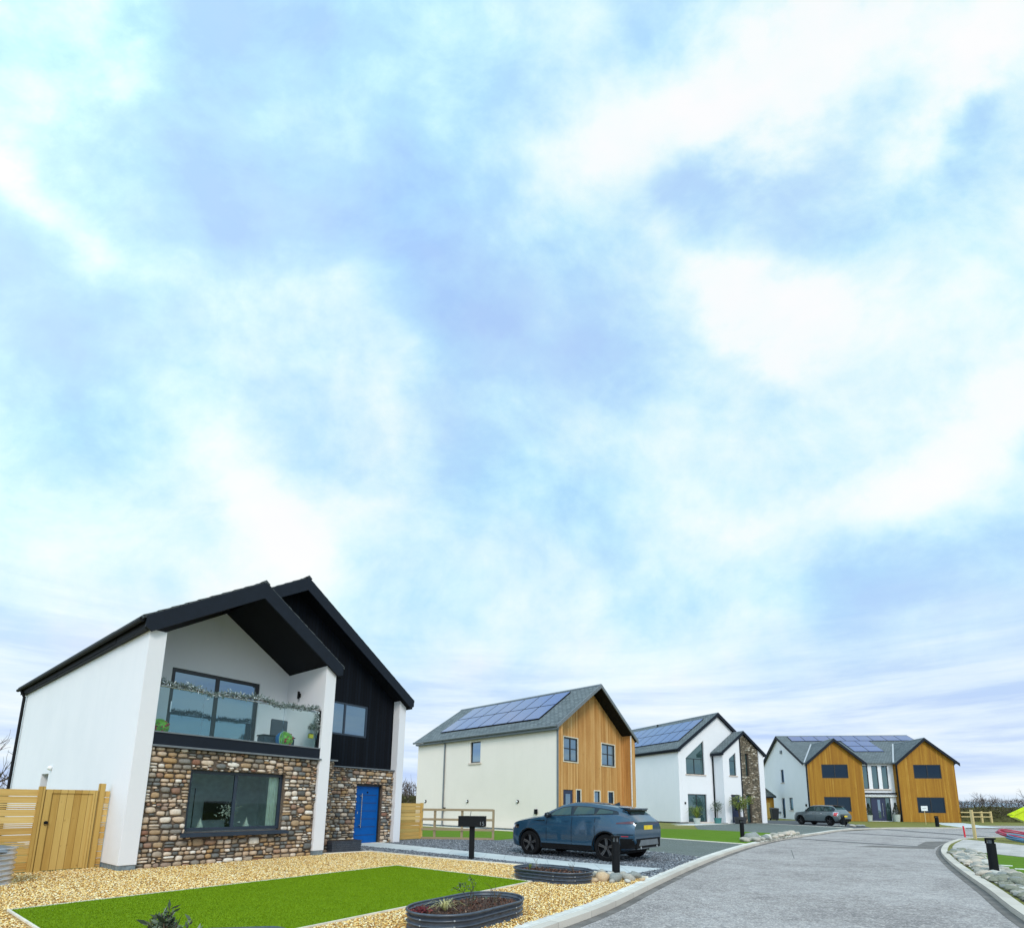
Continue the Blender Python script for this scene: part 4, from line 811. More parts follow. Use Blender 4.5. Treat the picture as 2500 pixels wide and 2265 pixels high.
# ================================================================== HOUSE 3: white house with stone bay
def house3():
    T = thing('house', 'white house with a projecting stone faced bay and slanted upper windows beyond the larch gable', 'house', (*H3O,0), H3R)
    K = 0.70; um, zr, W, D = 5.3, 10.80, 10.6, 13.8; b = lambda u: zr-K*abs(u-um)
    MB().plate([rect(0.01,D,0.10,6.70)], SD(0), 0, 0.35).build('side_wall', 'cool_render', T, bevel=0.006)
    MB().box(0.02,0.3,0.03,D-.02,-0.05,0.098).build('plinth', 'frame_dark', T)
    MB().plate([[(0.35,0.1),(W,0.1),(W,b(W)-.3),(um,zr-.3),(0.35,b(0.35)-.3)], [(0.93,4.56),(3.33,4.56),(3.33,7.90),(0.93,6.08)], rect(1.0,3.42,0.12,2.70)], FR(0.0), 0, 0.3).build('front_wall', 'cool_render', T)
    MB().plate([rect(0.3,D,0,6.8)], SD(W-.3), 0, 0.3).build('side_wall', 'cool_render', T)
    w = window(T, FR(0), 0.93, 3.33, 4.56, 7.9, 'pane_teal', 'frame_dark', 0.08, (), (6.05,), dep=0.12, sill='stone_sill', top=(6.08,7.90))
    MB().box(2.05,2.13,0.125,0.19,4.62,6.03).build('mullion', 'frame_dark', w)
    m = MB()
    for i in range(5): m.tube([(2.75+i*.1,0.26,4.7),(2.75+i*.07,0.26,6.6)], 0.05, 6)
    m.build('curtain', 'curtain', T)
    window(T, FR(0), 1.0, 3.42, 0.12, 2.70, 'pane_teal', 'frame_dark', 0.08, (2.2,), dep=0.12, name='sliding_door')
    MB().box(0.9,3.7,-0.7,-0.02,0.0,0.11).build('doorstep', 'stone_sill', T)
    r = gable_roof(T, um-5.55, um+5.55, b(um-5.55), zr, -0.22, 14.0, 0.12, 'slates', 'slate_grey_trim')
    for sgn in (-1,1): slope(r, 'soffit', 'soffit_black', (um+sgn*5.4,b(um-5.4)-.13), (um,zr-.13), 0.17, -0.2, 0.3)
    verge(T, um-5.56, um+5.56, b(um-5.56), zr, -0.28, -0.225, 0.34, 'trim_black', zoff=0.01)
    MB().box(-0.27,0.0,-0.2,13.8,6.62,6.80).build('fascia', 'trim_black', T); MB().tube([(-0.31,-0.2,6.80),(-0.31,13.9,6.80)], 0.07, 8).build('gutter', 'trim_black', T)
    MB().lathe([(0.07,0),(0.07,0.25),(0.11,0.27),(0.11,0.33),(0.02,0.36)], (um-.5,8.0,zr-.45), 10).build('vent_pipe', 'black_metal', T)
    # bay
    uL, uR, vb, ub, zb = 4.42, 10.2, -1.25, 7.31, 8.95; bb = lambda u: zb-K*abs(u-ub)
    MB().plate([rect(vb,0.02,0.05,bb(uL)-.2)], SD(uL), 0, 0.3).build('bay_side_wall', 'cool_render', T)
    MB().plate([[(uL+.3,0.0),(6.80,0.0),(6.80,bb(6.8)-.2),(uL+.3,bb(uL+.3)-.2)], [(5.28,4.52),(6.22,4.52),(6.22,6.78),(5.28,6.12)], rect(5.32,6.55,0.05,2.70)], FR(vb), 0, 0.25).build('bay_front_wall', 'cool_render', T)
    window(T, FR(vb), 5.28, 6.22, 4.52, 6.78, 'pane_teal', 'frame_dark', 0.07, (), (5.95,), dep=0.10, sill='stone_sill', top=(6.12,6.78))
    d = MB().box(5.36,6.51,vb+.12,vb+.18,0.06,2.66).build('front_door', 'garage_blue', T); MB().box(5.9,6.3,vb+.11,vb+.125,1.2,2.3).build('pane', 'pane_dark', d)
    MB().plate([[(6.80,0.0),(6.93,0.0),(6.93,bb(6.93)-.2),(6.80,bb(6.8)-.2)]], FR(vb-.04), 0, 0.2).build('corner_trim', 'trim_black', T)
    h = [(7.62,8.10,4.55,6.75),(7.45,8.15,0.0,2.70)]
    pl = [(6.93,-0.02),(9.50,-0.02),(9.50,bb(9.5)-.2),(ub,zb-.2),(6.93,bb(6.93)-.2)]
    MB().plate([pl, rect(7.62,8.10,4.55,6.75), rect(7.47,8.13,0.02,2.68)], FR(vb+.08), 0, 0.2).build('stone_backing', 'mortar', T)
    stone_face('stone_wall', 'rubble_stones', T, FR(vb+.07), pl, h, 0.07, 0.14, 41, 0.06, (1.6,4.0))
    window(T, FR(vb+.08), 7.62, 8.10, 4.55, 6.75, 'pane_teal', 'frame_dark', 0.06, dep=0.16); window(T, FR(vb+.08), 7.47, 8.13, 0.02, 2.68, 'pane_teal', 'frame_dark', 0.06, (), (1.3,), dep=0.16)
    MB().plate([[(9.50,0.0),(uR,0.0),(uR,bb(uR)-.2),(9.5,bb(9.5)-.2)]], FR(vb), 0, 0.3).build('pier_wall', 'cool_render', T)
    MB().plate([rect(vb+.3,0,0,bb(uR)-.2)], SD(uR-.3), 0, 0.3).build('bay_side_wall', 'cool_render', T)
    r = gable_roof(T, ub-3.15, ub+3.15, bb(ub-3.15), zb, vb-.15, 3.0, 0.10, 'slates')
    for sgn in (-1,1): slope(r, 'soffit', 'soffit_black', (ub+sgn*3.05,bb(ub-3.05)-.11), (ub,zb-.11), 0.16, vb-.14, vb+.2)
    verge(T, ub-3.17, ub+3.17, bb(ub-3.17), zb, vb-.21, vb-.155, 0.30, 'trim_black', zoff=0.01)
    MB().box(ub-3.2,ub-2.9,vb-.15,0.0,6.42,6.62).build('fascia', 'trim_black', T)
    MB().tube([(4.36,-0.10,6.5),(4.36,-0.10,0.05)], 0.06, 8).build('downpipe', 'black_metal', T)
    MB().box(0.55,0.68,-0.08,0,1.75,1.95).build('wall_light', 'black_metal', T)
    nx, nz = -K/math.hypot(1,K), 1/math.hypot(1,K)
    solar_array(T, lambda a,c,h: (a+nx*h, c, b(a)+nz*h), 0.95, 4.5, 0.85, 11.9, 2, 8)
house3()

# ================================================================== HOUSE 4: white house with two cedar gables
def house4():
    T = thing('house', 'wide white house with two orange boarded gables at the end of the road', 'house', (*H4O,0), H4R)
    W, D, km = 16.63, 15.3, 0.50; ve, ze, vr, zr = 0.42, 7.12, 8.75, 11.60; ks = (zr-ze)/(vr-ve)
    f = lambda v: zr-ks*abs(v-vr)
    hs = [rect(7.6,8.7,4.96,6.77), rect(7.9,9.05,0.1,2.84), rect(5.15,6.4,1.2,2.86)]
    MB().plate([[(0.02,0.0),(D,0.0),(D,f(D)-.2),(vr,zr-.2),(0.02,f(0)-.2)]]+hs, SD(0), 0, 0.3).build('gable_wall', 'cool_render', T, bevel=0.006)
    window(T, SD(0), 7.6, 8.7, 4.96, 6.77, 'pane_dark', 'frame_dark', 0.1, dep=0.12, sill='stone_sill'); window(T, SD(0), 7.9, 9.05, 0.1, 2.84, 'pane_dark', 'frame_dark', 0.12, dep=0.12, name='side_door'); window(T, SD(0), 5.15, 6.4, 1.2, 2.86, 'pane_teal', 'frame_dark', 0.1, dep=0.12, sill='stone_sill')
    MB().plate([[(0.3,0),(D,0),(D,f(D)-.2),(vr,zr-.2),(0.3,f(0)-.2)]], SD(W-.3), 0, 0.3).build('gable_wall', 'cool_render', T)
    MB().plate([rect(0.3,W-.3,0,f(D)-.3)], FR(D-.3), 0, 0.3).build('rear_wall', 'cool_render', T)
    # main roof, ridge along u
    m = MB(); th = 0.14
    sec = [(ve,ze),(vr,zr),(D+.25,f(D+.25)),(D+.25,f(D+.25)-th),(vr,zr-th),(ve,ze-th)]
    m.add([(u,a,z) for u in (-.3,W+.35) for a, z in sec], [(0,1,7,6),(1,2,8,7),(2,3,9,8),(3,4,10,9),(4,5,11,10),(5,0,6,11),(0,5,4,1),(1,4,3,2),(6,7,10,11),(7,8,9,10)])
    r = m.build('roof', 'slates', T)
    MB().add([(u,a,z) for u in (-.31,W+.36) for a, z in ((vr-.15,zr-.06),(vr,zr+.05),(vr+.15,zr-.06))], [(0,1,4,3),(1,2,5,4),(0,2,1),(3,4,5),(0,3,5,2)]).build('ridge_tiles', 'slate_grey_trim', r)
    for u0 in (-.36, W+.355):
        MB().plate([[(ve,ze-.01),(vr,zr-.01),(D+.25,f(D+.25)-.01),(D+.25,f(D+.25)-.34),(vr,zr-.38),(ve,ze-.34)]], lambda a,d,b_: (d,a,b_), u0, u0+.05).build('bargeboard', 'trim_black', T)
    # front gables
    for gi, (a0,a1) in enumerate(((0.0,6.34),(10.29,W))):
        um = (a0+a1)/2+.04; zg = 10.05; kg = 0.87; bb = lambda u: zg-kg*abs(u-um)
        hh = [rect(a0+1.64,a0+4.68,5.16,6.85), rect(a0+1.65,a0+4.68,1.12,2.88)] if gi == 0 else [rect(12.08,15.12,5.15,6.81), rect(12.08,15.10,1.07,2.91)]
        MB().plate([[(a0,0.0),(a1,0.0),(a1,bb(a1)-.15),(um,zg-.2),(a0,bb(a0)-.15)]]+hh, FR(-0.04), 0, 0.14).build('boarded_gable', 'cedar', T)
        for q in hh:
            window(T, FR(-0.04), q[0][0], q[1][0], q[0][1], q[2][1], 'pane_dark', 'frame_dark', 0.10, ((q[0][0]+q[1][0])/2,), dep=0.02)
        vv = (zg-ze)/ks+ve
        rr = MB(); hw = 3.5; zE = bb(um-hw); vE = max(0.42,(zE-ze)/ks+ve)
        for s_ in (-1,1): rr.add([(um+s_*hw,-.32,zE),(um,-.32,zg),(um,vv+.05,zg),(um+s_*hw,vE,zE),(um+s_*hw,-.32,zE-.1),(um,-.32,zg-.1),(um,vv+.05,zg-.1),(um+s_*hw,vE,zE-.1)], [(0,1,2,3),(7,6,5,4),(0,4,5,1),(1,5,6,2),(2,6,7,3),(3,7,4,0)])
        rr = rr.build('roof', 'slates', T)
        MB().add([(um+a,c,zg+b_) for c in (-.33,vv) for a,b_ in ((-.12,-.07),(0,.045),(.12,-.07))], [(0,1,4,3),(1,2,5,4),(0,2,1),(3,4,5),(0,3,5,2)]).build('ridge_tiles', 'slate_grey_trim', rr)
        for s_ in (-1,1):
            MB().bar((um+s_*3.45,(bb(um-3.45)-ze)/ks+ve-.1,bb(um-3.45)+.06),(um+s_*0.05,vv,zg+.03),0.16,0.03).build('valley', 'galvanised', rr)
        verge(T, um-3.56, um+3.56, bb(um-3.56), zg, -0.39, -0.325, 0.36, 'trim_black', zoff=0.01)
    MB().plate([rect(0.0,0.9,0,6.95)], SD(10.29), 0, 0.1).build('boarded_return', 'cedar', T)
    MB().box(10.20,10.30,-0.05,0.12,0,6.9).build('downpipe', 'black_metal', T); MB().tube([(-0.08,0.10,6.9),(-0.08,0.10,0)], 0.07, 8).build('downpipe', 'black_metal', T)
    # middle
    ws = [(6.80,7.40),(7.82,8.54),(8.95,9.65)]
    MB().plate([rect(6.3,10.32,0.0,7.0), rect(6.86,9.62,0.05,2.88)]+[rect(a,b_,3.92,6.75) for a, b_ in ws], FR(0.85), 0, 0.2).build('front_wall', 'white_render', T)
    for a, b_ in ws: window(T, FR(0.85), a, b_, 3.92, 6.75, 'pane_teal', 'frame_dark', 0.07, dep=0.08)
    MB().box(6.5,9.85,0.72,0.84,3.76,3.90).build('sill', 'stone_sill', T); MB().box(6.34,10.28,0.55,0.845,3.30,3.44).build('canopy', 'trim_black', T); MB().box(6.34,10.28,0.62,0.845,2.98,3.12).build('canopy_trim', 'white_paint', T)
    window(T, FR(0.85), 6.86, 9.62, 0.05, 2.88, 'pane_teal', 'frame_dark', 0.08, (7.42,9.05), dep=0.06, name='door_screen')
    d = MB().box(7.46,9.0,0.90,0.94,0.1,2.80).build('front_door', 'garage_blue', T); MB().box(8.15,8.45,0.885,0.90,0.35,2.6).build('pane', 'pane_sky', d); MB().tube([(8.68,0.85,0.5),(8.68,0.85,2.2)], 0.03, 8).build('handle', 'steel', d)
    MB().box(-.15,0.0,7.6,8.1,9.0,9.45).build('security_light', 'slate_grey_trim', T)
    MB().box(-0.12,0.0,0.9,1.1,1.7,2.0).build('wall_light', 'black_metal', T); MB().box(-0.15,0.0,9.6,10.3,0.7,1.0).build('meter_box', 'slate_grey_trim', T)
    # solar panels on the front slope (a up the slope = v, c along u)
    n_ = math.hypot(1,ks); P = lambda a,c,h: (c, a-ks/n_*h, f(a)+h/n_)
    for c0, c1, nc, a0, a1, na in ((1.1,16.85,9,6.80,8.45,1),(7.35,10.95,2,5.10,6.76,1),(7.35,10.95,2,3.42,5.06,1)): solar_array(T, P, a0, a1, c0, c1, na, nc)
house4()
# lean-to between the last two houses
def leanto():
    T = thing('outbuilding', 'small slate roofed lean-to with brown boarded door beside the end house', 'outbuilding', (*hx(H4O,H4R,0,0),0), H4R)
    MB().plate([rect(-3.6,-1.45,0.0,3.0)], FR(7.9), 0, 0.15).build('wall', 'cedar', T); MB().box(-2.75,-1.95,7.84,7.9,0.05,2.2).build('door', 'gate_wood', T)
    MB().add([(-4.2,7.6,5.6),(-1.2,7.6,3.1),(-1.2,9.9,3.1),(-4.2,9.9,5.6),(-4.2,7.6,5.45),(-1.2,7.6,2.95),(-1.2,9.9,2.95),(-4.2,9.9,5.45)], [(0,1,2,3),(7,6,5,4),(0,4,5,1),(1,5,6,2),(2,6,7,3),(3,7,4,0)]).add([(-4.2,7.75,5.45),(-1.2,7.75,2.95),(-4.2,7.75,2.95)], [(0,1,2)]).build('roof', 'slates', T)
    MB().box(-3.9,-1.2,7.58,7.72,2.85,3.0).build('fascia', 'trim_black', T)
leanto()

# ================================================================== CARS
class Car:
    """lofted body: x from nose to tail, y across, z up"""
    def __init__(s, T, keys, L, n=96):
        # keys rows: x, zbottom, wsill, zmid, wmid, zbelt, wbelt, zroofedge, wroof, ztop
        s.T = T; K = np.array(keys, float); s.x = np.linspace(0, L, n); s.p = []
        for j in range(1, K.shape[1]):
            y = np.interp(s.x, K[:,0], K[:,j]); k = np.array([1,3,4,3,1.])/12; yy = np.convolve(np.pad(y, 2, 'edge'), k, 'valid'); s.p.append(yy)
    def at(s, x): return [float(np.interp(x, s.x, q)) for q in s.p]
    def ring(s, x):
        zb, ws, zm, wm, zt, wt, zre, wr, zc = s.at(x)
        pts = [(0,zb),(ws*0.85,zb),(ws,zb+0.05),(wm*.992,(zb+zm)/2+.02),(wm,zm),(wm*.996,zm*.45+zt*.55),(wt+.004,zt-.02),(wt,zt),(wt*.66+wr*.34,zt*.66+zre*.34),(wt*.33+wr*.67,zt*.33+zre*.67),(wr,zre),(wr*.93,zre*.45+zc*.55),(wr*.75,zre*.18+zc*.82),(wr*.4,zc-.004),(0,zc)]
        return pts
    def body(s, mat, arches, rad):
        m = MB(); k = len(s.ring(0)); n = 2*k-2
        for x in s.x:
            r = s.ring(x); full = [(y,z) for y, z in r]+[(-y,z) for y, z in r[-2:0:-1]]
            m.v += [(x,y,z) for y, z in full]
        for i in range(len(s.x)-1):
            for j in range(n): m.f.append((i*n+j, i*n+(j+1)%n, (i+1)*n+(j+1)%n, (i+1)*n+j))
        m.f.append(tuple(range(n))[::-1]); m.f.append(tuple((len(s.x)-1)*n+j for j in range(n)))
        o = m.build('body', mat, None, uv=False)
        c = MB()
        for ax in arches:
            for sg in (-1,1): 
                y0, y1 = (0.45,1.2) if sg > 0 else (-1.2,-0.45); c.lathe([(rad,y0),(rad,y1)], (ax,0,rad*0.90), 36, 'y')
        co = c.build('cutter', mat, None, uv=False)
        md = o.modifiers.new('b', 'BOOLEAN'); md.object = co; md.operation = 'DIFFERENCE'; md.solver = 'EXACT'
        dg = bpy.context.evaluated_depsgraph_get(); me = bpy.data.meshes.new_from_object(o.evaluated_get(dg))
        o.modifiers.clear(); o.data = me; bpy.data.objects.remove(co)
        for p in me.polygons: p.use_smooth = True
        me.set_sharp_from_angle(angle=R(32)); o.parent = s.T; s.b = o
        me.materials.clear(); me.materials.append(M(mat)); return o
    def side(s, x, z):
        zb, ws, zm, wm, zt, wt, zre, wr, zc = s.at(x)
        r = s.ring(x); zs = [q[1] for q in r[2:11]]; ys = [q[0] for q in r[2:11]]; return float(np.interp(z, zs, ys))
    def patch(s, name, mat, xs, lo, hi, off, par=None, sides=(-1,1), nz=4):
        if len(sides) > 1: return [s.patch(name, mat, xs, lo, hi, off, par, (q,), nz) for q in sides][0]
        m = MB()
        for sg in sides:
            o = len(m.v); n = len(xs)
            for x in xs:
                a = lo(x) if callable(lo) else lo; b = hi(x) if callable(hi) else hi
                for j in range(nz+1):
                    z = a+(b-a)*j/nz; m.v.append((x, sg*(s.side(x,z)+off), z+off*0.3))
            for i in range(n-1):
                for j in range(nz): q = o+i*(nz+1)+j; m.f.append((q,q+1,q+nz+2,q+nz+1) if sg > 0 else (q+nz+1,q+nz+2,q+1,q))
        r = m.build(name, mat, par or s.b, fix=False, uv=False)
        for p in r.data.polygons: p.use_smooth = True
        return r
    def top(s, name, mat, xs, wf, off, par=None, ny=10):
        m = MB()
        for x in xs:
            r = s.ring(x)[10:]; ys = [q[0] for q in r][::-1]; zs = [q[1] for q in r][::-1]; w = wf(x)
            for j in range(ny+1):
                y = -w+2*w*j/ny; m.v.append((x, y, float(np.interp(abs(y), ys, zs))+off))
        for i in range(len(xs)-1):
            for j in range(ny): q = i*(ny+1)+j; m.f.append((q+ny+1,q+ny+2,q+1,q))
        r = m.build(name, mat, par or s.b, fix=False, uv=False)
        for p in r.data.polygons: p.use_smooth = True
        return r
def wheel(T, x, y, r, sg, spokes=5, w=0.24, rim='rim_black'):
    o = MB().lathe([(q_,z_*sg) for q_, z_ in ((r*.55,-w/2),(r*.93,-w/2),(r,-w/2+.03),(r,w/2-.03),(r*.93,w/2),(r*.72,w/2-.005),(r*.70,w/2-.09),(r*.55,w/2-.09))], (x,y,r), 40, 'y', False)
    o = o.build('wheel', 'rubber', T, smooth='auto', uv=False)
    m = MB(); yo = y+sg*(w/2-.025)
    for k in range(spokes):
        for d in (-.10,.10):
            a = 2*math.pi*k/spokes+.3; m.bar((x+r*.12*math.cos(a+d*3),yo-sg*.03,r+r*.12*math.sin(a+d*3)), (x+r*.68*math.cos(a+d),yo,r+r*.68*math.sin(a+d)), r*.09, .03)
    m.lathe([(r*.14,yo-.03),(r*.14,yo+.02*sg)], (x,0,r), 16, 'y'); m.lathe([(r*.73,yo-.02),(r*.73,yo+.015),(r*.66,yo+.015),(r*.66,yo-.02)], (x,0,r), 36, 'y', False)
    m.build('rim', rim, o, uv=False)
    MB().lathe([(r*.71,yo-sg*.10),(r*.71,yo-sg*.09)], (x,0,r), 24, 'y').build('brake_disc', 'soffit_black', o, uv=False)
    MB().lathe([(r*.07,yo+sg*.021),(r*.06,yo+sg*.028)], (x,0,r), 12, 'y').build('hub_cap', 'steel', o, uv=False)
def blue_car():
    T = thing('parked_car', 'dark blue compact SUV with black wheels parked on the slate chippings', 'car', (0.03,16.86,0), R(-39.0))
    #      x    zb   ws   zm   wm   zbelt wbelt zre  wr   ztop
    keys = [(0.00,.34,.62,.60,.66,.86,.62,.88,.50,.90),(0.08,.26,.76,.60,.82,.93,.76,.96,.64,.99),(0.30,.22,.84,.60,.90,1.00,.84,1.03,.72,1.07),(0.80,.22,.88,.62,.94,1.09,.87,1.12,.76,1.16),
            (1.22,.24,.90,.64,.93,1.145,.87,1.17,.78,1.20),(1.45,.24,.90,.64,.93,1.165,.865,1.29,.74,1.33),(1.95,.24,.90,.64,.93,1.18,.865,1.49,.67,1.56),(2.35,.24,.90,.65,.93,1.19,.865,1.54,.65,1.625),
            (2.9,.24,.90,.66,.93,1.205,.865,1.52,.63,1.61),(3.4,.24,.90,.68,.95,1.225,.865,1.46,.62,1.545),(3.75,.26,.89,.70,.955,1.25,.85,1.41,.60,1.49),(3.93,.28,.87,.72,.945,1.245,.83,1.36,.59,1.43),
            (4.10,.31,.84,.74,.925,1.20,.81,1.27,.64,1.32),(4.22,.36,.81,.74,.90,1.15,.79,1.19,.66,1.21),(4.32,.42,.77,.74,.86,1.09,.76,1.12,.64,1.14),(4.37,.50,.72,.74,.80,1.02,.70,1.04,.60,1.06)]
    c = Car(T, keys, 4.37); b = c.body('paint_blue', (0.86,3.54), 0.415)
    # glazing band
    lin = lambda x0,y0,x1,y1: (lambda x: y0+(y1-y0)*min(max((x-x0)/(x1-x0),0),1))
    bel = lambda x: 1.170+0.040*(x-1.3)
    hi = lambda x: min(c.at(x)[6]-.035, 1.50 if x < 3.2 else 1.50-.06*(x-3.2))
    xs = list(np.linspace(1.52,3.88,40))
    c.patch('window_trim', 'black_gloss', xs, bel, lambda x: max(bel(x)+.01, min(hi(x), 1.5-1.3*max(0,x-3.70))), 0.004)
    def pane(x0, x1, sl0, sl1):
        xs = list(np.linspace(x0, x1, 14)); c.patch('side_window', 'car_glass', xs, lambda x: bel(x)+.03, lambda x: max(bel(x)+.04, min(hi(x)-.03, bel(x)+.03+sl0*(x-x0)+.02, bel(x)+.03+sl1*(x1-x)+.03)), 0.011)
    pane(1.62,2.34,0.95,60); pane(2.44,3.12,60,60); pane(3.20,3.70,60,1.9)
    c.top('windscreen', 'car_glass', list(np.linspace(1.32,1.92,8)), lambda x: c.at(x)[7]-.03, 0.006)
    c.top('rear_window', 'black_gloss', list(np.linspace(3.90,4.16,8)), lambda x: .62-.1*(x-3.96), 0.010)
    c.top('rear_glass', 'car_glass', list(np.linspace(3.95,4.13,6)), lambda x: .52, 0.016)
    # spoiler
    MB().add([(3.70,-.50,1.478),(4.14,-.56,1.445),(4.14,.56,1.445),(3.70,.50,1.478),(3.70,-.50,1.42),(4.12,-.56,1.405),(4.12,.56,1.405),(3.70,.50,1.42)], [(0,3,2,1),(4,5,6,7),(0,1,5,4),(1,2,6,5),(2,3,7,6),(3,0,4,7)]).build('spoiler', 'paint_blue', b, bevel=0.015, uv=False)
    MB().box(3.97,4.10,-.52,.52,1.36,1.402).build('spoiler_underside', 'black_gloss', b, uv=False)
    # door gaps and lower cladding
    for x0 in (1.50,2.40,3.18): c.patch('door_gap', 'soffit_black', [x0,x0+.016], .30, 1.17, 0.003)
    c.patch('sill_cladding', 'rubber', list(np.linspace(1.32,3.08,20)), .255, .40, 0.012)
    for ax in (0.86,3.54):
        for sg in (-1,1):
            m = MB(); lm_ = MB()
            for k in range(25):
                a = math.pi*(-0.10+1.20*k/24)
                for rr in (.412,.448): x, z = ax+rr*math.cos(a), .375+rr*math.sin(a); m.v.append((x, sg*(c.side(min(max(x,.02),4.35),z)+.008), z))
                for yy in (.40,.875): lm_.v.append((ax+.411*math.cos(a), sg*yy, .3735+.411*math.sin(a)))
            for k in range(24): q = k*2; m.f.append((q,q+1,q+3,q+2)); lm_.f.append((q,q+1,q+3,q+2))
            m.build('arch_trim', 'rubber', b, fix=False, uv=False); lm_.build('wheel_liner', 'soffit_black', b, fix=False, uv=False)
            wheel(T, ax, sg*.80, .37, sg)
    MB().box(.5,3.9,-.6,.6,.20,.32).build('underbody', 'soffit_black', T, uv=False)
    # rear
    lm = c.patch('tail_light', 'smoked_lamp', list(np.linspace(3.88,4.31,12)), lambda x: 1.02+.02*(x-3.88), lambda x: 1.055+.12*(x-3.88), 0.010)
    MB().box(4.27,4.368,-.74,.74,1.015,1.075).build('light_bar', 'black_gloss', b, uv=False, bevel=.01)
    MB().box(4.362,4.380,-.26,.26,.87,.985).build('number_plate', 'yellow_plate', b, uv=False)
    m = MB().box(4.30,4.385,-.74,.74,.37,.66); m.build('rear_bumper', 'rubber', b, bevel=.02, uv=False)
    MB().add([(4.37,-.68,.36),(4.41,-.50,.60),(4.41,.50,.60),(4.37,.68,.36),(4.20,-.68,.34),(4.2,-.5,.60),(4.2,.5,.60),(4.2,.68,.34)], [(0,3,2,1),(4,5,6,7),(0,1,5,4),(1,2,6,5),(2,3,7,6),(3,0,4,7)]).build('skid_plate', 'slate_grey_trim', b, uv=False)
    c.patch('bumper_cladding', 'rubber', list(np.linspace(3.985,4.34,8)), lambda x: .36+.1*(x-3.98), .64, 0.010); c.patch('reflector', 'tail_lamp', list(np.linspace(4.02,4.22,6)), .69, .705, 0.012)
    c.patch('rear_crease', 'soffit_black', list(np.linspace(3.9,4.33,8)), .735, .752, 0.006)
    c.patch('headlight', 'chrome', list(np.linspace(.05,.42,8)), .80, lambda x: .88+.08*x, 0.008)
    c.patch('fender_vent', 'black_gloss', list(np.linspace(1.0,1.42,8)), 1.04, lambda x: 1.045+.025*min(1,(x-1)*4), 0.010)
    for x0 in (2.10,2.88): c.patch('door_handle', 'paint_blue', list(np.linspace(x0,x0+.2,4)), 1.045, 1.07, 0.02)
    for sg in (-1,1):
        mr = MB(); mr.lathe([(.02,-.12),(.075,-.10),(.09,0),(.075,.10),(.02,.12)], (1.63,sg*1.0,1.22), 12, 'y'); mr.bar((1.62,sg*.86,1.19),(1.63,sg*.95,1.21),.08,.04); mr.build('wing_mirror', 'black_gloss', b, smooth=True, uv=False)
    MB().add([(3.30,0,1.55),(3.50,0,1.62),(3.50,.03,1.53),(3.50,-.03,1.53)], [(0,1,2),(0,3,1),(1,3,2),(0,2,3)]).build('aerial', 'black_gloss', b, uv=False)
    for y in (-.5,.5): MB().tube([(4.25,y,.40),(4.39,y,.40)], .04, 10).build('exhaust', 'steel', b, uv=False)
blue_car()
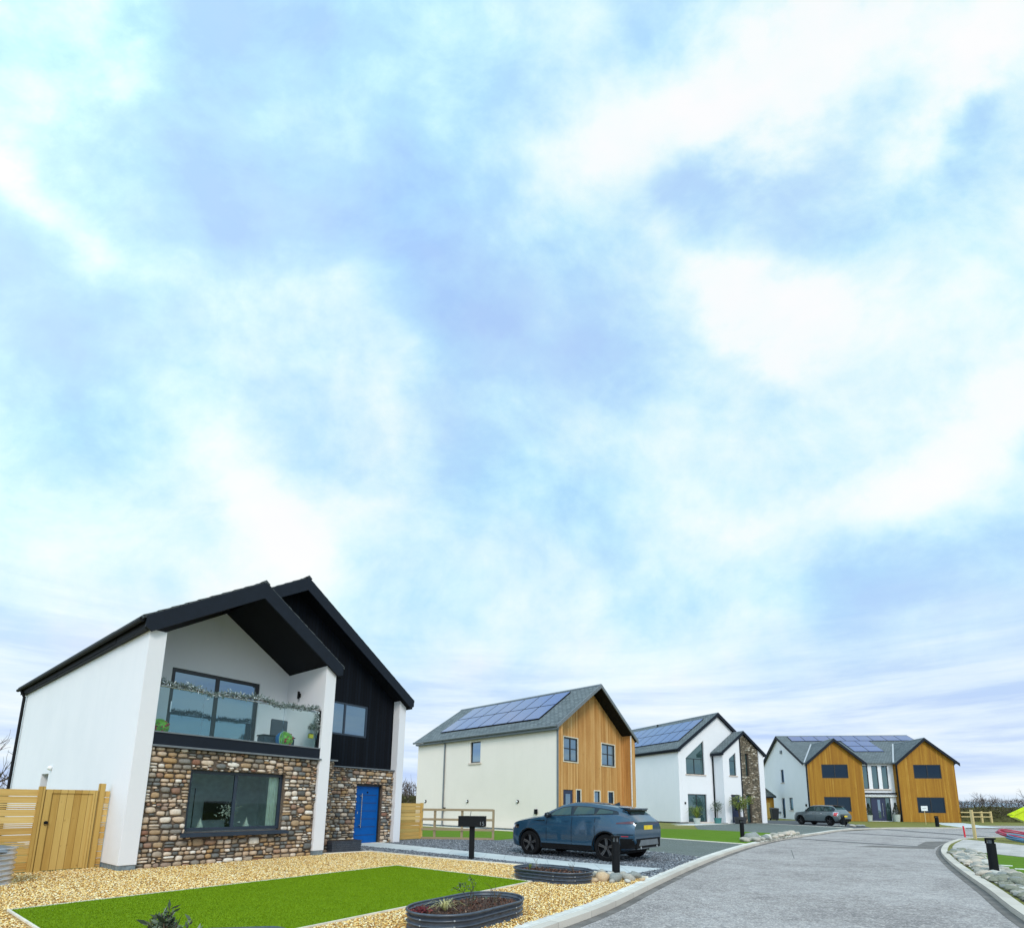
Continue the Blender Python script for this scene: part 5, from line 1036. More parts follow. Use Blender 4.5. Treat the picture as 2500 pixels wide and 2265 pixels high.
def grey_car():
    ang = -68.2; T = thing('parked_car', 'small grey hatchback with a black roof parked before the orange boarded house', 'car', (0,0,0), R(ang), None, (1.13,1.13,1.25))
    keys = [(0.00,.30,.55,.50,.60,.70,.55,.72,.45,.74),(0.07,.22,.70,.50,.76,.80,.66,.84,.55,.88),(0.30,.20,.78,.52,.83,.88,.74,.92,.62,.96),(0.85,.20,.80,.54,.85,.94,.76,.98,.66,1.01),(1.05,.20,.80,.55,.85,.96,.76,1.02,.66,1.05),
            (1.40,.20,.80,.56,.85,.97,.76,1.28,.62,1.33),(1.65,.20,.80,.56,.85,.97,.76,1.35,.60,1.40),(2.4,.20,.80,.57,.85,.98,.76,1.36,.58,1.43),(3.2,.20,.80,.58,.85,.99,.75,1.33,.56,1.40),(3.50,.22,.79,.60,.85,1.00,.74,1.28,.55,1.35),
            (3.72,.26,.77,.60,.83,.98,.72,1.08,.57,1.14),(3.86,.30,.74,.60,.80,.90,.70,.95,.58,.99),(3.95,.36,.69,.60,.76,.82,.66,.86,.54,.88),(3.99,.42,.62,.60,.70,.76,.58,.78,.48,.80)]
    c = Car(T, keys, 3.99, 80); b = c.body('paint_grey', (0.72,3.29), 0.345)
    c.top('roof_panel', 'paint_black', list(np.linspace(1.45,3.55,16)), lambda x: c.at(x)[7]-.005, 0.006)
    bel = lambda x: .985
    c.patch('window_trim', 'black_gloss', list(np.linspace(1.18,3.66,30)), bel, lambda x: max(bel(x)+.01, c.at(x)[6]-.01), 0.004)
    for x0, x1 in ((1.30,2.05),(2.12,2.75),(2.82,3.40)):
        c.patch('side_window', 'car_glass', list(np.linspace(x0,x1,10)), lambda x: 1.01, lambda x: max(1.02, min(c.at(x)[6]-.05, 1.01+1.0*(x-1.28))), 0.010)
    c.top('windscreen', 'car_glass', list(np.linspace(1.08,1.42,6)), lambda x: c.at(x)[7]-.03, 0.006); c.top('rear_window', 'car_glass', list(np.linspace(3.55,3.74,6)), lambda x: .50, 0.010)
    MB().box(3.38,3.66,-.5,.5,1.36,1.385).build('spoiler', 'paint_black', b, uv=False)
    for ax in (0.72,3.29):
        for sg in (-1,1):
            m = MB()
            for k in range(21):
                a = math.pi*(-0.08+1.16*k/20)
                for rr in (.34,.40): x, z = ax+rr*math.cos(a), .31+rr*math.sin(a); m.v.append((x, sg*(c.side(min(max(x,.02),3.97),z)+.008), z))
            for k in range(20): q = k*2; m.f.append((q,q+1,q+3,q+2))
            m.build('arch_trim', 'rubber', b, fix=False, uv=False); wheel(T, ax, sg*.73, .31, sg, 5, .2)
    c.patch('sill_cladding', 'rubber', list(np.linspace(1.08,2.92,12)), .21, .30, 0.010)
    for x0 in (1.25,2.08): c.patch('door_gap', 'soffit_black', [x0,x0+.012], .30, .96, 0.003)
    c.patch('door_handle', 'chrome', [1.85,1.93,2.0], .80, .83, 0.02); c.patch('door_handle', 'chrome', [2.55,2.63,2.7], .81, .84, 0.02)
    c.patch('lamp_ring', 'chrome', list(np.linspace(3.62,3.92,8)), .64, .93, 0.008); c.patch('tail_light', 'tail_lamp', list(np.linspace(3.66,3.90,8)), .67, .90, 0.016)
    for sg in (-1,1): MB().lathe([(.02,-.09),(.07,-.07),(.07,.07),(.02,.09)], (1.36,sg*.88,1.04), 10, 'y').build('wing_mirror', 'black_gloss', b, smooth=True, uv=False)
    MB().box(3.97,3.998,-.24,.24,.60,.70).build('number_plate', 'yellow_plate', b, uv=False); MB().box(3.93,4.0,-.62,.62,.30,.50).build('rear_bumper', 'rubber', b, bevel=.02, uv=False); MB().box(3.955,3.99,-.40,.40,.74,.765).build('boot_handle', 'chrome', b, uv=False)
    MB().box(.5,3.5,-.5,.5,.17,.3).build('underbody', 'soffit_black', T, uv=False)
    # put the outer rear left tyre on its spot
    ca, sa = math.cos(R(ang)), math.sin(R(ang)); lx, ly = 3.29*1.13, -.83*1.13
    T.location = (26.75-(lx*ca-ly*sa), 44.3-(lx*sa+ly*ca), 0.0)
grey_car()

# ================================================================== FENCES, GATE, POSTS
def slat_fence(T, u0, u1, z0, z1, d=0.02, y=0.0):
    g = random.Random(4); pat = [.15,.15,.04,.04,.04,.15,.15,.04,.04,.15,.15,.04,.04,.04,.15,.15]; z = z1; i = 0; m = MB()
    while z > z0+.04:
        h = pat[i % len(pat)]; gap = 0.012; m.box(u0,u1,y,y+d,max(z-h,z0),z-gap); z -= h; i += 1
    return m.build('slat_panel', 'fence_wood', T, bevel=0.0)
def left_fence():
    T = thing('fence', 'tall horizontal slatted timber fence running left from the timber gate', 'fence', (*h1(-1.18,1.12),0), H1R)
    slat_fence(T, -6.0, -0.02, 0.02, 1.74)
    for u in (-6.0,-4.2,-2.4): MB().box(u-.05,u+.05,.025,.12,0,1.72).build('post', 'fence_wood', T)
    MB().box(-.06,.04,-.03,.08,0,1.80).build('post', 'gate_wood', T, bevel=.006)
    T2 = thing('fence', 'narrow slatted timber fence infill with a taller post between the gate and the white wall', 'fence', (*h1(-0.22,1.12),0), H1R)
    slat_fence(T2, 0.08, 0.20, 0.02, 1.74); MB().box(-.01,.10,-.03,.08,0,1.90).build('post', 'gate_wood', T2, bevel=.006)
    G = thing('gate', 'timber garden gate of vertical boards with a black ring latch', 'gate', (*h1(-1.13,1.12),0), H1R)
    MB().box(0.10,0.80,0.0,0.025,0.02,1.66).build('board_panel', 'gate_wood', G)
    MB().box(0.0,0.10,-.025,.03,0.0,1.74).box(0.80,0.88,-.025,.03,0.0,1.74).box(0.10,0.80,-.025,.03,1.66,1.74).build('gate_frame', 'gate_wood', G)
    MB().lathe([(.035,-.04),(.035,-.028)], (0.075,0,1.03), 14, 'y').tube([(0.075+.03*math.cos(a),-.05,1.0+.03*math.sin(a)) for a in np.linspace(0,6.28,12)], .006, 6).build('latch', 'black_metal', G)
left_fence()
def mid_fence():
    a = h1(9.75,3.05); b = (-4.62,22.2); an = math.atan2(b[1]-a[1], b[0]-a[0]); L = math.hypot(b[0]-a[0], b[1]-a[1])
    T = thing('fence', 'slatted timber fence panel between the black boarded house and the open rail fence', 'fence', (*a,0), an)
    slat_fence(T, 0.0, L, 0.0, 1.55); MB().box(L-.02,L+.08,-.05,.05,0,1.56).build('post', 'fence_wood', T)
    b2 = (-1.41,21.78); an = math.atan2(b2[1]-b[1], b2[0]-b[0]); L = math.hypot(b2[0]-b[0], b2[1]-b[1])
    T = thing('fence', 'brown open timber rail fence ending beside the blue car with lawn showing through', 'fence', (*b,0), an)
    for z in (1.28,.86,.44,.06): MB().box(0.05,L,-.02,.02,z-.06 if z > .1 else 0.0,z+.04).build('rail', 'rail_wood', T)
    for x in (.62,1.85,L): MB().box(x-.045,x+.045,.022,.11,0,1.30).build('post', 'rail_wood', T)
mid_fence()
def right_fence():
    T = thing('fence', 'short timber post and rail fence at the right of the orange boarded house', 'fence', (51.3,59.2,0), R(0))
    L = 3.6
    for z in (1.25,.75): MB().box(0,L,-.05,.0,z-.12,z).build('rail', 'pale_post', T)
    for x in (1.3,2.5,L): MB().box(x-.09,x+.09,.0,.18,0,1.33).build('post', 'pale_post', T)
right_fence()
t = MB().box(-.055,.055,-.055,.055,0,1.50).build('timber_post', 'pale_post', None, bevel=.01); t.location = (23.12,26.0,0); t.rotation_euler = (0,R(-2),R(20)); tag(t, 'tall pale timber post standing at the corner of the block paving', 'post')
t = MB().box(-.03,.03,-.03,.03,0,.62).build('marker_post', 'red_plastic', None, bevel=.005); t.location = (24.6,28.3,-0.02); t.rotation_euler = (0,R(-3),0); tag(t, 'short red marker post left of the tall timber post', 'post')

# ================================================================== BOLLARDS
def bollard(label, x, y, rz=0, z=0.0, h=0.86, sc=1.0):
    T = thing('bollard', label, 'bollard', (x,y,z), rz, 'black bollards along the road', sc)
    MB().lathe([(.075,0),(.075,h-.13)], (0,0,0), 20).build('post', 'black_metal', T, smooth='auto')
    MB().lathe([(.083,h-.035),(.088,h-.02),(.085,h),(.01,h+.004)], (0,0,0), 20).build('cap', 'black_metal', T)
    MB().lathe([(.05,h-.13),(.05,h-.035)], (0,0,0), 14).build('lens', 'lens_dark', T)
    for a in (0.4,2.5,4.6): MB().box(.07*math.cos(a)-.012,.07*math.cos(a)+.012,.07*math.sin(a)-.012,.07*math.sin(a)+.012,h-.14,h-.03).build('bracket', 'black_metal', T)
    return T
B0 = bollard('black bollard among large cobbles in front of the blue car', 1.98, 11.15)
B0.scale = (1.15,1.15,1.0)
dup(B0, (10.44,24.35,0), None, 'black bollard on the far lawn corner by the pale stones').scale = (1.3,1.3,1.06)
dup(B0, (26.75,42.4,0), None, 'black bollard behind which the small grey car stands').scale = (1.9,1.9,1.08)
dup(B0, (36.2,44.3,0), None, 'black bollard in front of the right orange boarded gable').scale = (1.9,1.9,1.08)
dup(B0, (11.2,12.2,0), None, 'black bollard in the rockery beside the right hand lawn').scale = (1.2,1.2,.97)

# ================================================================== MAILBOX
def mailbox():
    T = thing('mailbox', 'black box on a black post with the number 15, beside the slate driveway', 'mailbox', (-1.5,14.2,0), R(-3))
    MB().box(-.07,.07,-.05,.05,0,.90).build('post', 'black_metal', T, bevel=.004)
    b = MB().box(-.375,.375,-.16,.16,.895,1.175).build('box', 'black_metal', T, bevel=.006); MB().box(-.38,.38,-.165,.165,1.176,1.186).build('lid', 'black_metal', b)
    MB().bar((-.06,0,1.18),(-.045,0,1.32),.012,.02).build('flag', 'black_metal', T)
    cu = bpy.data.curves.new('number', 'FONT'); cu.body = '15'; cu.size = .15; cu.extrude = .002
    o = bpy.data.objects.new('number', cu); COL.objects.link(o); dg = bpy.context.evaluated_depsgraph_get(); me = bpy.data.meshes.new_from_object(o.evaluated_get(dg)); bpy.data.objects.remove(o)
    o = bpy.data.objects.new('number', me); COL.objects.link(o); me.materials.clear(); me.materials.append(M('slate_grey_trim')); o.parent = b; o.location = (.215,-.163,.935); o.rotation_euler = (R(90),0,0)
mailbox()

# ================================================================== PLANTERS
def oval_planter(label, loc, rz, L, W, h, soil='mulch', mat='planter_metal', tubs=False):
    T = thing('planter', label, 'planter', (*loc,0), rz, 'dark corrugated oval planters' if not tubs else None)
    r = W/2; a = L/2-r; n = 16; per = [(a+r*math.cos(t), r*math.sin(t)) for t in np.linspace(-math.pi/2,math.pi/2,n)]+[(-a+r*math.cos(t), r*math.sin(t)) for t in np.linspace(math.pi/2,1.5*math.pi,n)]
    nc = 3 if not tubs else 8; zs = []; steps = nc*8
    def off(k): return 0.022*math.cos(2*math.pi*nc*k/steps)
    m = MB(); N = len(per)
    def pt(p, d): l = math.hypot(p[0]-max(-a,min(a,p[0])), p[1]); q = max(-a,min(a,p[0])); return (q+(p[0]-q)*(1+d/r), p[1]*(1+d/r))
    for k in range(steps+1):
        for p in per: x, y = pt(p, off(k)-.02); m.v.append((x,y,h*k/steps))
    for k in range(steps):
        for j in range(N): m.f.append((k*N+j, k*N+(j+1)%N, (k+1)*N+(j+1)%N, (k+1)*N+j))
    base = len(m.v)
    for k in (steps, steps-1, 0):
        for p in per: x, y = pt(p, off(k)-.045); m.v.append((x,y,h*k/steps if k < steps else h))
    for q in range(2):
        for j in range(N): m.f.append((base+q*N+j, base+(q+1)*N+j, base+(q+1)*N+(j+1)%N, base+q*N+(j+1)%N))
    for j in range(N): m.f.append((steps*N+j, steps*N+(j+1)%N, base+(j+1)%N, base+j))
    w = m.build('side_wall', mat, T, smooth=True, fix=False)
    rim = MB().tube([(*pt(p,.003),h) for p in per]+[(*pt(per[0],.003),h)], .016, 8, False).build('rim', mat, w, smooth=True)
    MB().plate([[pt(p,-.05) for p in per]], lambda x,d,y: (x,y,d), h-.12, h-.065).build('mulch', soil, T)
    if not tubs:
        m = MB()
        for k in range(0, N, 4):
            for zz in (h*.36,h*.70): x, y = pt(per[k], .004); m.lathe([(.010,-.006),(.010,.006)], (x,y,zz), 8, 'y')
        m.build('bolt', 'galvanised', w)
    g = np.random.default_rng(int(L*1000)+int(loc[0]*77)); q = g.uniform(-1,1,(1400,2))*np.array([L/2-.07,W/2-.07]); dx = np.maximum(np.abs(q[:,0])-a,0); k = np.hypot(dx,q[:,1]) < r-.07; q = q[k]
    leaves('bark_chips', 'bark_chips', np.c_[q, np.full(len(q),h-.068)], .045, T, 3, .5)['kind'] = 'stuff'
    return T
def strap_plant(label, loc, z, n, h, mat, spread, seed, cat='plant', name='grass_plant'):
    g = random.Random(seed); m = MB()
    for i in range(n):
        a = g.uniform(0,6.28); k = g.uniform(.3,1)*spread; hh = h*g.uniform(.6,1.1); w = h*.035
        pts = [(0,0,0),(k*.35*math.cos(a),k*.35*math.sin(a),hh*.7),(k*.75*math.cos(a),k*.75*math.sin(a),hh*.9),(k*1.15*math.cos(a),k*1.15*math.sin(a),hh*.6)]
        for j in range(3):
            p, q = pts[j], pts[j+1]; s_ = (-math.sin(a)*w*(1-.28*j), math.cos(a)*w*(1-.28*j)); e = (-math.sin(a)*w*(1-.28*(j+1)), math.cos(a)*w*(1-.28*(j+1)))
            m.add([(p[0]-s_[0],p[1]-s_[1],p[2]),(p[0]+s_[0],p[1]+s_[1],p[2]),(q[0]+e[0],q[1]+e[1],q[2]),(q[0]-e[0],q[1]-e[1],q[2])], [(0,1,2,3)])
    o = m.build(name, mat, None, fix=False, uv=False); o.location = (*loc,z); return tag(o, label, cat)
def twiggy(label, loc, z, h, n, seed, leafm=None, name='shrub', cat='shrub', r0=.006, leaf=.03, nl=60):
    g = random.Random(seed); T = thing(name, label, cat, (*loc,z)); m = MB(); tips = []
    def br(p, d, l, r, k):
        pts = [p]; q = Vector(p); dd = Vector(d)
        for i in range(3):
            dd = (dd+Vector((g.gauss(0,.18),g.gauss(0,.18),g.gauss(0.03,.1)))).normalized(); q = q+dd*l/3; pts.append(tuple(q))
        m.tube(pts, [r,r*.85,r*.7,r*.55], 5)
        if k > 0:
            for i in range(g.randint(2,3)): br(pts[g.randint(1,3)], (dd+Vector((g.gauss(0,.6),g.gauss(0,.6),g.gauss(.1,.3)))).normalized(), l*g.uniform(.55,.8), r*.6, k-1)
        else: tips.extend(pts[1:])
    for i in range(n): br((g.gauss(0,.02)*n*.3,g.gauss(0,.02)*n*.3,0), (g.gauss(0,.25),g.gauss(0,.25),1), h*.5, r0, 2)
    m.build('stem', 'bark', T, uv=False, fix=False)
    if leafm and tips:
        P = [Vector(tips[g.randrange(len(tips))])+Vector((g.gauss(0,.015),g.gauss(0,.015),g.gauss(0,.015))) for _ in range(nl)]
        leaves('foliage', leafm, [tuple(p) for p in P], leaf, T, seed, .45)
    return T
P1 = (-.76,6.95); oval_planter('dark corrugated oval planter with yellow striped grass, nearest the road kerb', P1, R(54.2), 1.80, 1.02, .205)
strap_plant('clump of yellow and cream striped grass in the nearest oval planter', (-1.03,6.70), .14, 60, .15, 'leaf_straw', .30, 3)
twiggy('small thin shrub with sparse green leaves in the nearest oval planter', (-.74,7.0), .14, .42, 3, 5, 'leaf_olive', nl=120, leaf=.035)
leaves('ground_plant', 'leaf_red', [(-1.32+rnd.gauss(0,.05),6.52+rnd.gauss(0,.05),.16+rnd.random()*.05) for _ in range(160)], .05, None, 4, .5)
tag(bpy.data.objects['ground_plant'], 'low dark red leafed plant at the left end of the nearest planter', 'plant')
twiggy('bare twigs at the right end of the nearest oval planter', (-.40,7.28), .14, .30, 3, 9, None)
P2 = (.57,10.62); oval_planter('dark corrugated oval planter with bare soil and few twigs, beside the cobbles and bollard', P2, R(144.2), 1.75, 1.05, .205, 'soil')
strap_plant('small lime green tuft at the left end of the second planter', (.10,11.0), .14, 34, .13, 'leaf_lime', .09, 13, name='green_tuft')
twiggy('pair of bare brown twigs at the right of the second planter', (.98,10.55), .14, .28, 2, 14, None)
twiggy('thin bare twig at the left of the second planter', (.25,11.05), .14, .30, 1, 15, None)
def box_planter():
    o = h1(5.68,.12); T = thing('planter', 'low black corrugated rectangular planter by the blue front door', 'planter', (-5.72,15.95,0), R(48)); W, D, h = .98, .5, .33
    m = MB(); n = 5
    for k in range(n):
        z0 = .02+h*k/n; m.box(-W/2,W/2,-D/2,D/2,z0,z0+h/n*.55); m.box(-W/2+.015,W/2-.015,-D/2+.015,D/2-.015,z0+h/n*.55,z0+h/n)
    m.build('side_wall', 'planter_metal', T, bevel=.004); MB().box(-W/2-.012,W/2+.012,-D/2-.012,D/2+.012,h+.012,h+.03).build('rim', 'planter_metal', T); MB().box(-W/2+.03,W/2-.03,-D/2+.03,D/2-.03,h+.02,h+.035).build('soil', 'soil', T)
box_planter()
def galv_tub():
    T = thing('planter', 'shiny galvanised corrugated tub standing on the gravel at the left edge', 'planter', (-10.35,8.75,0), R(38)); 
    n = 28; m = MB(); r = .60; a = .55; h = .63; steps = 64; per = [(a+r*math.cos(t), r*math.sin(t)) for t in np.linspace(-math.pi/2,math.pi/2,n)]+[(-a+r*math.cos(t), r*math.sin(t)) for t in np.linspace(math.pi/2,1.5*math.pi,n)]; N = len(per)
    for k in range(steps+1):
        d = .018*math.cos(2*math.pi*7*k/steps)
        for p in per: q = max(-a,min(a,p[0])); m.v.append((q+(p[0]-q)*(1+d/r), p[1]*(1+d/r), h*k/steps))
    for k in range(steps):
        for j in range(N): m.f.append((k*N+j,k*N+(j+1)%N,(k+1)*N+(j+1)%N,(k+1)*N+j))
    m.build('side_wall', 'galvanised', T, smooth=True, fix=False); MB().tube([(x,y,h) for x, y in per]+[(*per[0],h)], .018, 8, False).build('rim', 'galvanised', T)
    m = MB(); M_ = 14; vs = []
    for i in range(M_+1):
        for j in range(M_+1):
            x, y = (-1.1+2.2*i/M_), (-.56+1.12*j/M_); e = max(0,1-(x/1.15)**2)*max(0,1-(y/.6)**2); vs.append((x,y,h-.06+.18*e**.5+.03*noise.noise(Vector((x*4,y*4,0)))))
    m.add(vs, [(i*(M_+1)+j,(i+1)*(M_+1)+j,(i+1)*(M_+1)+j+1,i*(M_+1)+j+1) for i in range(M_) for j in range(M_)]).build('cover_sheet', 'slate_grey_trim', T, smooth=True)
galv_tub()
def corner_tub():
    oval_planter('dark corrugated planter rim just showing at the bottom edge before the lawn', (-2.66,4.72), R(10), .95, .46, .32, 'soil')
    T = thing('shrub', 'grey green leafy shrub rising from below the bottom edge in front of the lawn', 'shrub', (-3.12,4.55,0), 0, None, 1.08); m = MB(); g = random.Random(2); P = []; Dr = []
    for i in range(34):
        a = g.uniform(0,6.28); k = g.uniform(0,.27); hh = g.uniform(.34,.56)*(1-.35*k/.27); top = Vector((k*math.cos(a),k*math.sin(a),hh)); m.tube([(0,0,.0),tuple(top*.6+Vector((0,0,.05))),tuple(top)], [.008,.006,.003], 5)
        for j in range(16): f = g.uniform(.45,1.02); P.append(tuple(top*f)); Dr.append((g.gauss(0,.7),g.gauss(0,.7),.8))
    m.build('stem', 'bark', T, uv=False); leaves('foliage', 'leaf_olive', P, .085, T, 8, .28, 0, Dr)
    MB().lathe([(.10,0),(.14,.22),(.15,.22),(.13,.20),(.01,.19)], (0,0,0), 20).build('pot', 'dark_pot', T)
corner_tub()

# ================================================================== ROCKS
for i, (x,y,d,mt,lb) in enumerate([(1.56,10.42,(.17,.13,.12),'rock_tan','large tan cobble left of the bollard'),(1.83,10.40,(.165,.12,.115),'rock_grey','large grey cobble at the foot of the nearest bollard'),(2.12,10.55,(.15,.11,.10),'rock_pale','pale rounded cobble right of the nearest bollard'),
        (2.32,10.85,(.16,.12,.10),'rock_grey','flat grey cobble furthest right by the nearest bollard'),(1.62,10.85,(.12,.09,.13),'rock_pale','tall pale cobble behind the tan cobble'),(1.42,10.95,(.12,.10,.08),'rock_grey','small dark cobble against the second planter end')]):
    rock(i, mt, (x,y,d[2]*.55), d, i*1.3, lb, None, 'cobble')
for i, (x,y,s) in enumerate([(1.37,10.25,.07),(1.73,10.2,.055),(2.03,10.18,.06),(1.70,10.66,.07),(2.1,11.0,.09),(1.84,11.05,.08),(2.4,10.5,.05)]):
    rock(i+2, ('rock_tan','rock_pale','rock_white')[i%3], (x,y,s*.6), (s*1.2,s,s*.8), i, 'small pale cobble tucked between the large cobbles at the nearest bollard', 'small cobbles by the nearest bollard', 'cobble')
rock(3, 'rock_grey', (10.45,23.3,.17), (.42,.32,.24), .6, 'dark grey boulder at the foot of the far lawn bollard', None)
gq = random.Random(12)
for i in range(26):
    t_ = i/25; x, y = 10.3+t_*5.4+gq.gauss(0,.16), 22.55+t_*6.6+gq.gauss(0,.16); x -= .30; s = gq.uniform(.11,.25)
    rock(i, gq.choice(('rock_white','rock_pale','rock_pink','rock_pale','rock_grey')), (x,y,s*.4), (s*1.2,s*.9,s*.62), gq.uniform(0,6), 'pale rock in the row edging the far lawn beside the kerb', 'pale rocks edging the far lawn')
for i in range(7):
    s = gq.uniform(.12,.28); rock(i, gq.choice(('rock_grey','rock_pale')), (26.9+(gq.uniform(.25,1.5) if i % 2 else gq.uniform(-.8,-.2)),42.3+gq.uniform(-.3,.3),s*.3), (s*1.1,s*.8,s*.45), gq.uniform(0,6), 'grey rock at the bollard near the small grey car', 'grey rocks by the grey car bollard')
rk = RB
pts = []; tr = 0
while len(pts) < 285 and tr < 40000:
    tr += 1; x, y = gq.uniform(7,16.5), gq.uniform(7,19.2)
    if not inside([x],[y],rk)[0] or (x-11.2)**2+(y-12.2)**2 < .06: continue
    s = gq.uniform(.05,.08) if gq.random() < .6 else gq.uniform(.08,.14)
    if all((x-a)**2+(y-b)**2 > (.72*(s+c))**2 for a, b, c in pts): pts.append((x,y,s))
for i, (x,y,s) in enumerate(pts):
    mt = gq.choice(('rock_pale','rock_grey','rock_moss','rock_white','rock_pale','rock_pink')) if y > 11.2 or y < 10 else gq.choice(('rock_moss','rock_grey','rock_moss','rock_pale'))
    rock(i, mt, (x,y,s*.35), (s*1.4,s*1.0,s*.65), gq.uniform(0,6), 'weathered rock in the rockery between the right kerb and lawn', 'rocks of the right rockery')
scatter('rockery_stones', rk, [], 9000, 0.04, 'rock', 0.005, 0.5, 8, 'small loose stones between the rocks of the right rockery')
scatter('lawn_edge_stones', [(10.2,22.0),(16.0,28.9),(15.4,29.2),(9.9,22.6)], [], 500, 0.06, 'rock', 0.0, 0.5, 9, 'small loose stones among the pale rocks of the far lawn edge')
for x, y, w in ((13.03,14.66,.04),(12.74,13.95,.13),(12.34,13.15,.10),(12.1,12.58,.12),(11.8,12.02,.10)):
    o = MB().box(-w,w,-.02,.02,.0,.02).build('lawn_edging_peg', 'white_paint', None); o.location = (x+.4,y,0); o.rotation_euler = (0,0,R(-30)); tag(o, 'small white strip lying on the right lawn beyond the bollard', 'marker', 'white strips on the right lawn')

# ================================================================== BALCONY THINGS
def garland():
    T = thing('garland', 'frosted leafy garland draped along the balcony handrail', 'garland', (*H1O,0), H1R); g = random.Random(6); P = []; Q = []
    for i in range(2400):
        u = .36+4.15*g.random(); k = math.sin(u*3.1)*.045+math.sin(u*7.3)*.03; a = g.uniform(0,6.28); r = abs(g.gauss(0,.036)); (P if g.random() < .42 else Q).append((u,.17+r*math.cos(a),4.27+k+r*math.sin(a)+.03))
    for i in range(420):
        t_ = g.random(); (P if i % 2 else Q).append((4.46+g.gauss(0,.03),.15+g.gauss(0,.02),4.2-t_*.62))
    for i in range(160): t_ = g.random(); Q.append((4.36+g.gauss(0,.04)-.08*t_,.15,3.82-t_*.12))
    leaves('frosted_sprigs', 'snowy_leaf', P, .09, T, 2, .24); leaves('green_sprigs', 'garland_leaf', Q, .10, T, 3, .22)
    MB().tube([(u,.17,4.27+math.sin(u*3.1)*.03) for u in np.linspace(.36,4.5,30)], .012, 6).build('stem', 'bark', T)
garland()
def globe(label, u, v, r, tw):
    T = thing('ornament', label, 'ornament', (*h1(u,v),3.10), H1R+tw)
    def sph(rad, c, x0, x1, n=24, seg=12):
        m = MB(); m.lathe([(max(rad*math.sin(t),.001), -rad*math.cos(t)) for t in np.linspace(x0,x1,seg)], (0,0,0), n, 'x'); m.v = [(x+c[0],y+c[1],z+c[2]) for x,y,z in m.v]; return m
    sph(r, (0,0,r), 0, math.pi*.5).build('shell', 'globe_blue', T, smooth=True); sph(r*.995, (0.004,0,r), math.pi*.5, math.pi*.98).build('glass_front', 'globe_green', T, smooth=True)
    MB().tube([(.004,r*1.0*math.cos(a),r+r*1.0*math.sin(a)) for a in np.linspace(0,6.2832,26)], r*.055, 8).build('rim', 'globe_rim', T, smooth=True)
    m = MB(); g = random.Random(4)
    for i in range(16):
        th, ph = g.uniform(0,1.0), g.uniform(0,6.28); p = (r*1.0*math.cos(th), r*math.sin(th)*math.cos(ph), r+r*math.sin(th)*math.sin(ph)); q = rock_mesh(i % 5+1,1); rr = r*g.uniform(.08,.2); m.add([(v.co.x*rr+p[0],v.co.y*rr+p[1],v.co.z*rr+p[2]) for v in q.vertices], [tuple(f.vertices) for f in q.polygons]); bpy.data.meshes.remove(q)
    m.build('decoration', 'globe_red', T, smooth=True)
globe('round blue and green glass ornament at the right of the balcony', 3.74, .62, .24, R(-60)); globe('round green striped ornament at the left end of the balcony', .62, .62, .20, R(-80))
def chair():
    T = thing('chair', 'grey high backed chair behind the round ornament on the balcony', 'chair', (*h1(4.0,1.35),3.10), H1R)
    MB().box(-.26,.26,.10,.16,.35,.95).build('backrest', 'chair_grey', T, bevel=.02); MB().box(-.26,.26,-.35,.12,.34,.42).build('seat', 'chair_grey', T, bevel=.02)
    for x in (-.23,.23):
        for y in (-.32,.10): MB().box(x-.02,x+.02,y-.02,y+.02,0,.35).build('leg', 'black_metal', T)
    T = thing('storage_box', 'low dark cushion box behind the round ornament on the balcony', 'box', (*h1(3.68,1.0),3.10), H1R); MB().box(-.45,.5,-.18,.18,0,.32).build('box', 'chair_grey', T, bevel=.02); MB().box(-.46,.51,-.19,.19,.322,.36).build('lid', 'black_metal', T)
chair()
def lantern():
    T = thing('lantern', 'small yellow lantern hanging under the garland at the balcony end', 'lantern', (*h1(4.34,.24),3.42), H1R)
    MB().box(-.07,.07,-.05,.05,0,.13).build('body', 'lantern_yellow', T, bevel=.01); MB().tube([(0,0,.13),(0,0,.36)], .006, 5).build('cord', 'black_metal', T); MB().box(-.05,.05,-.04,.04,.13,.15).build('cap', 'black_metal', T)
lantern()
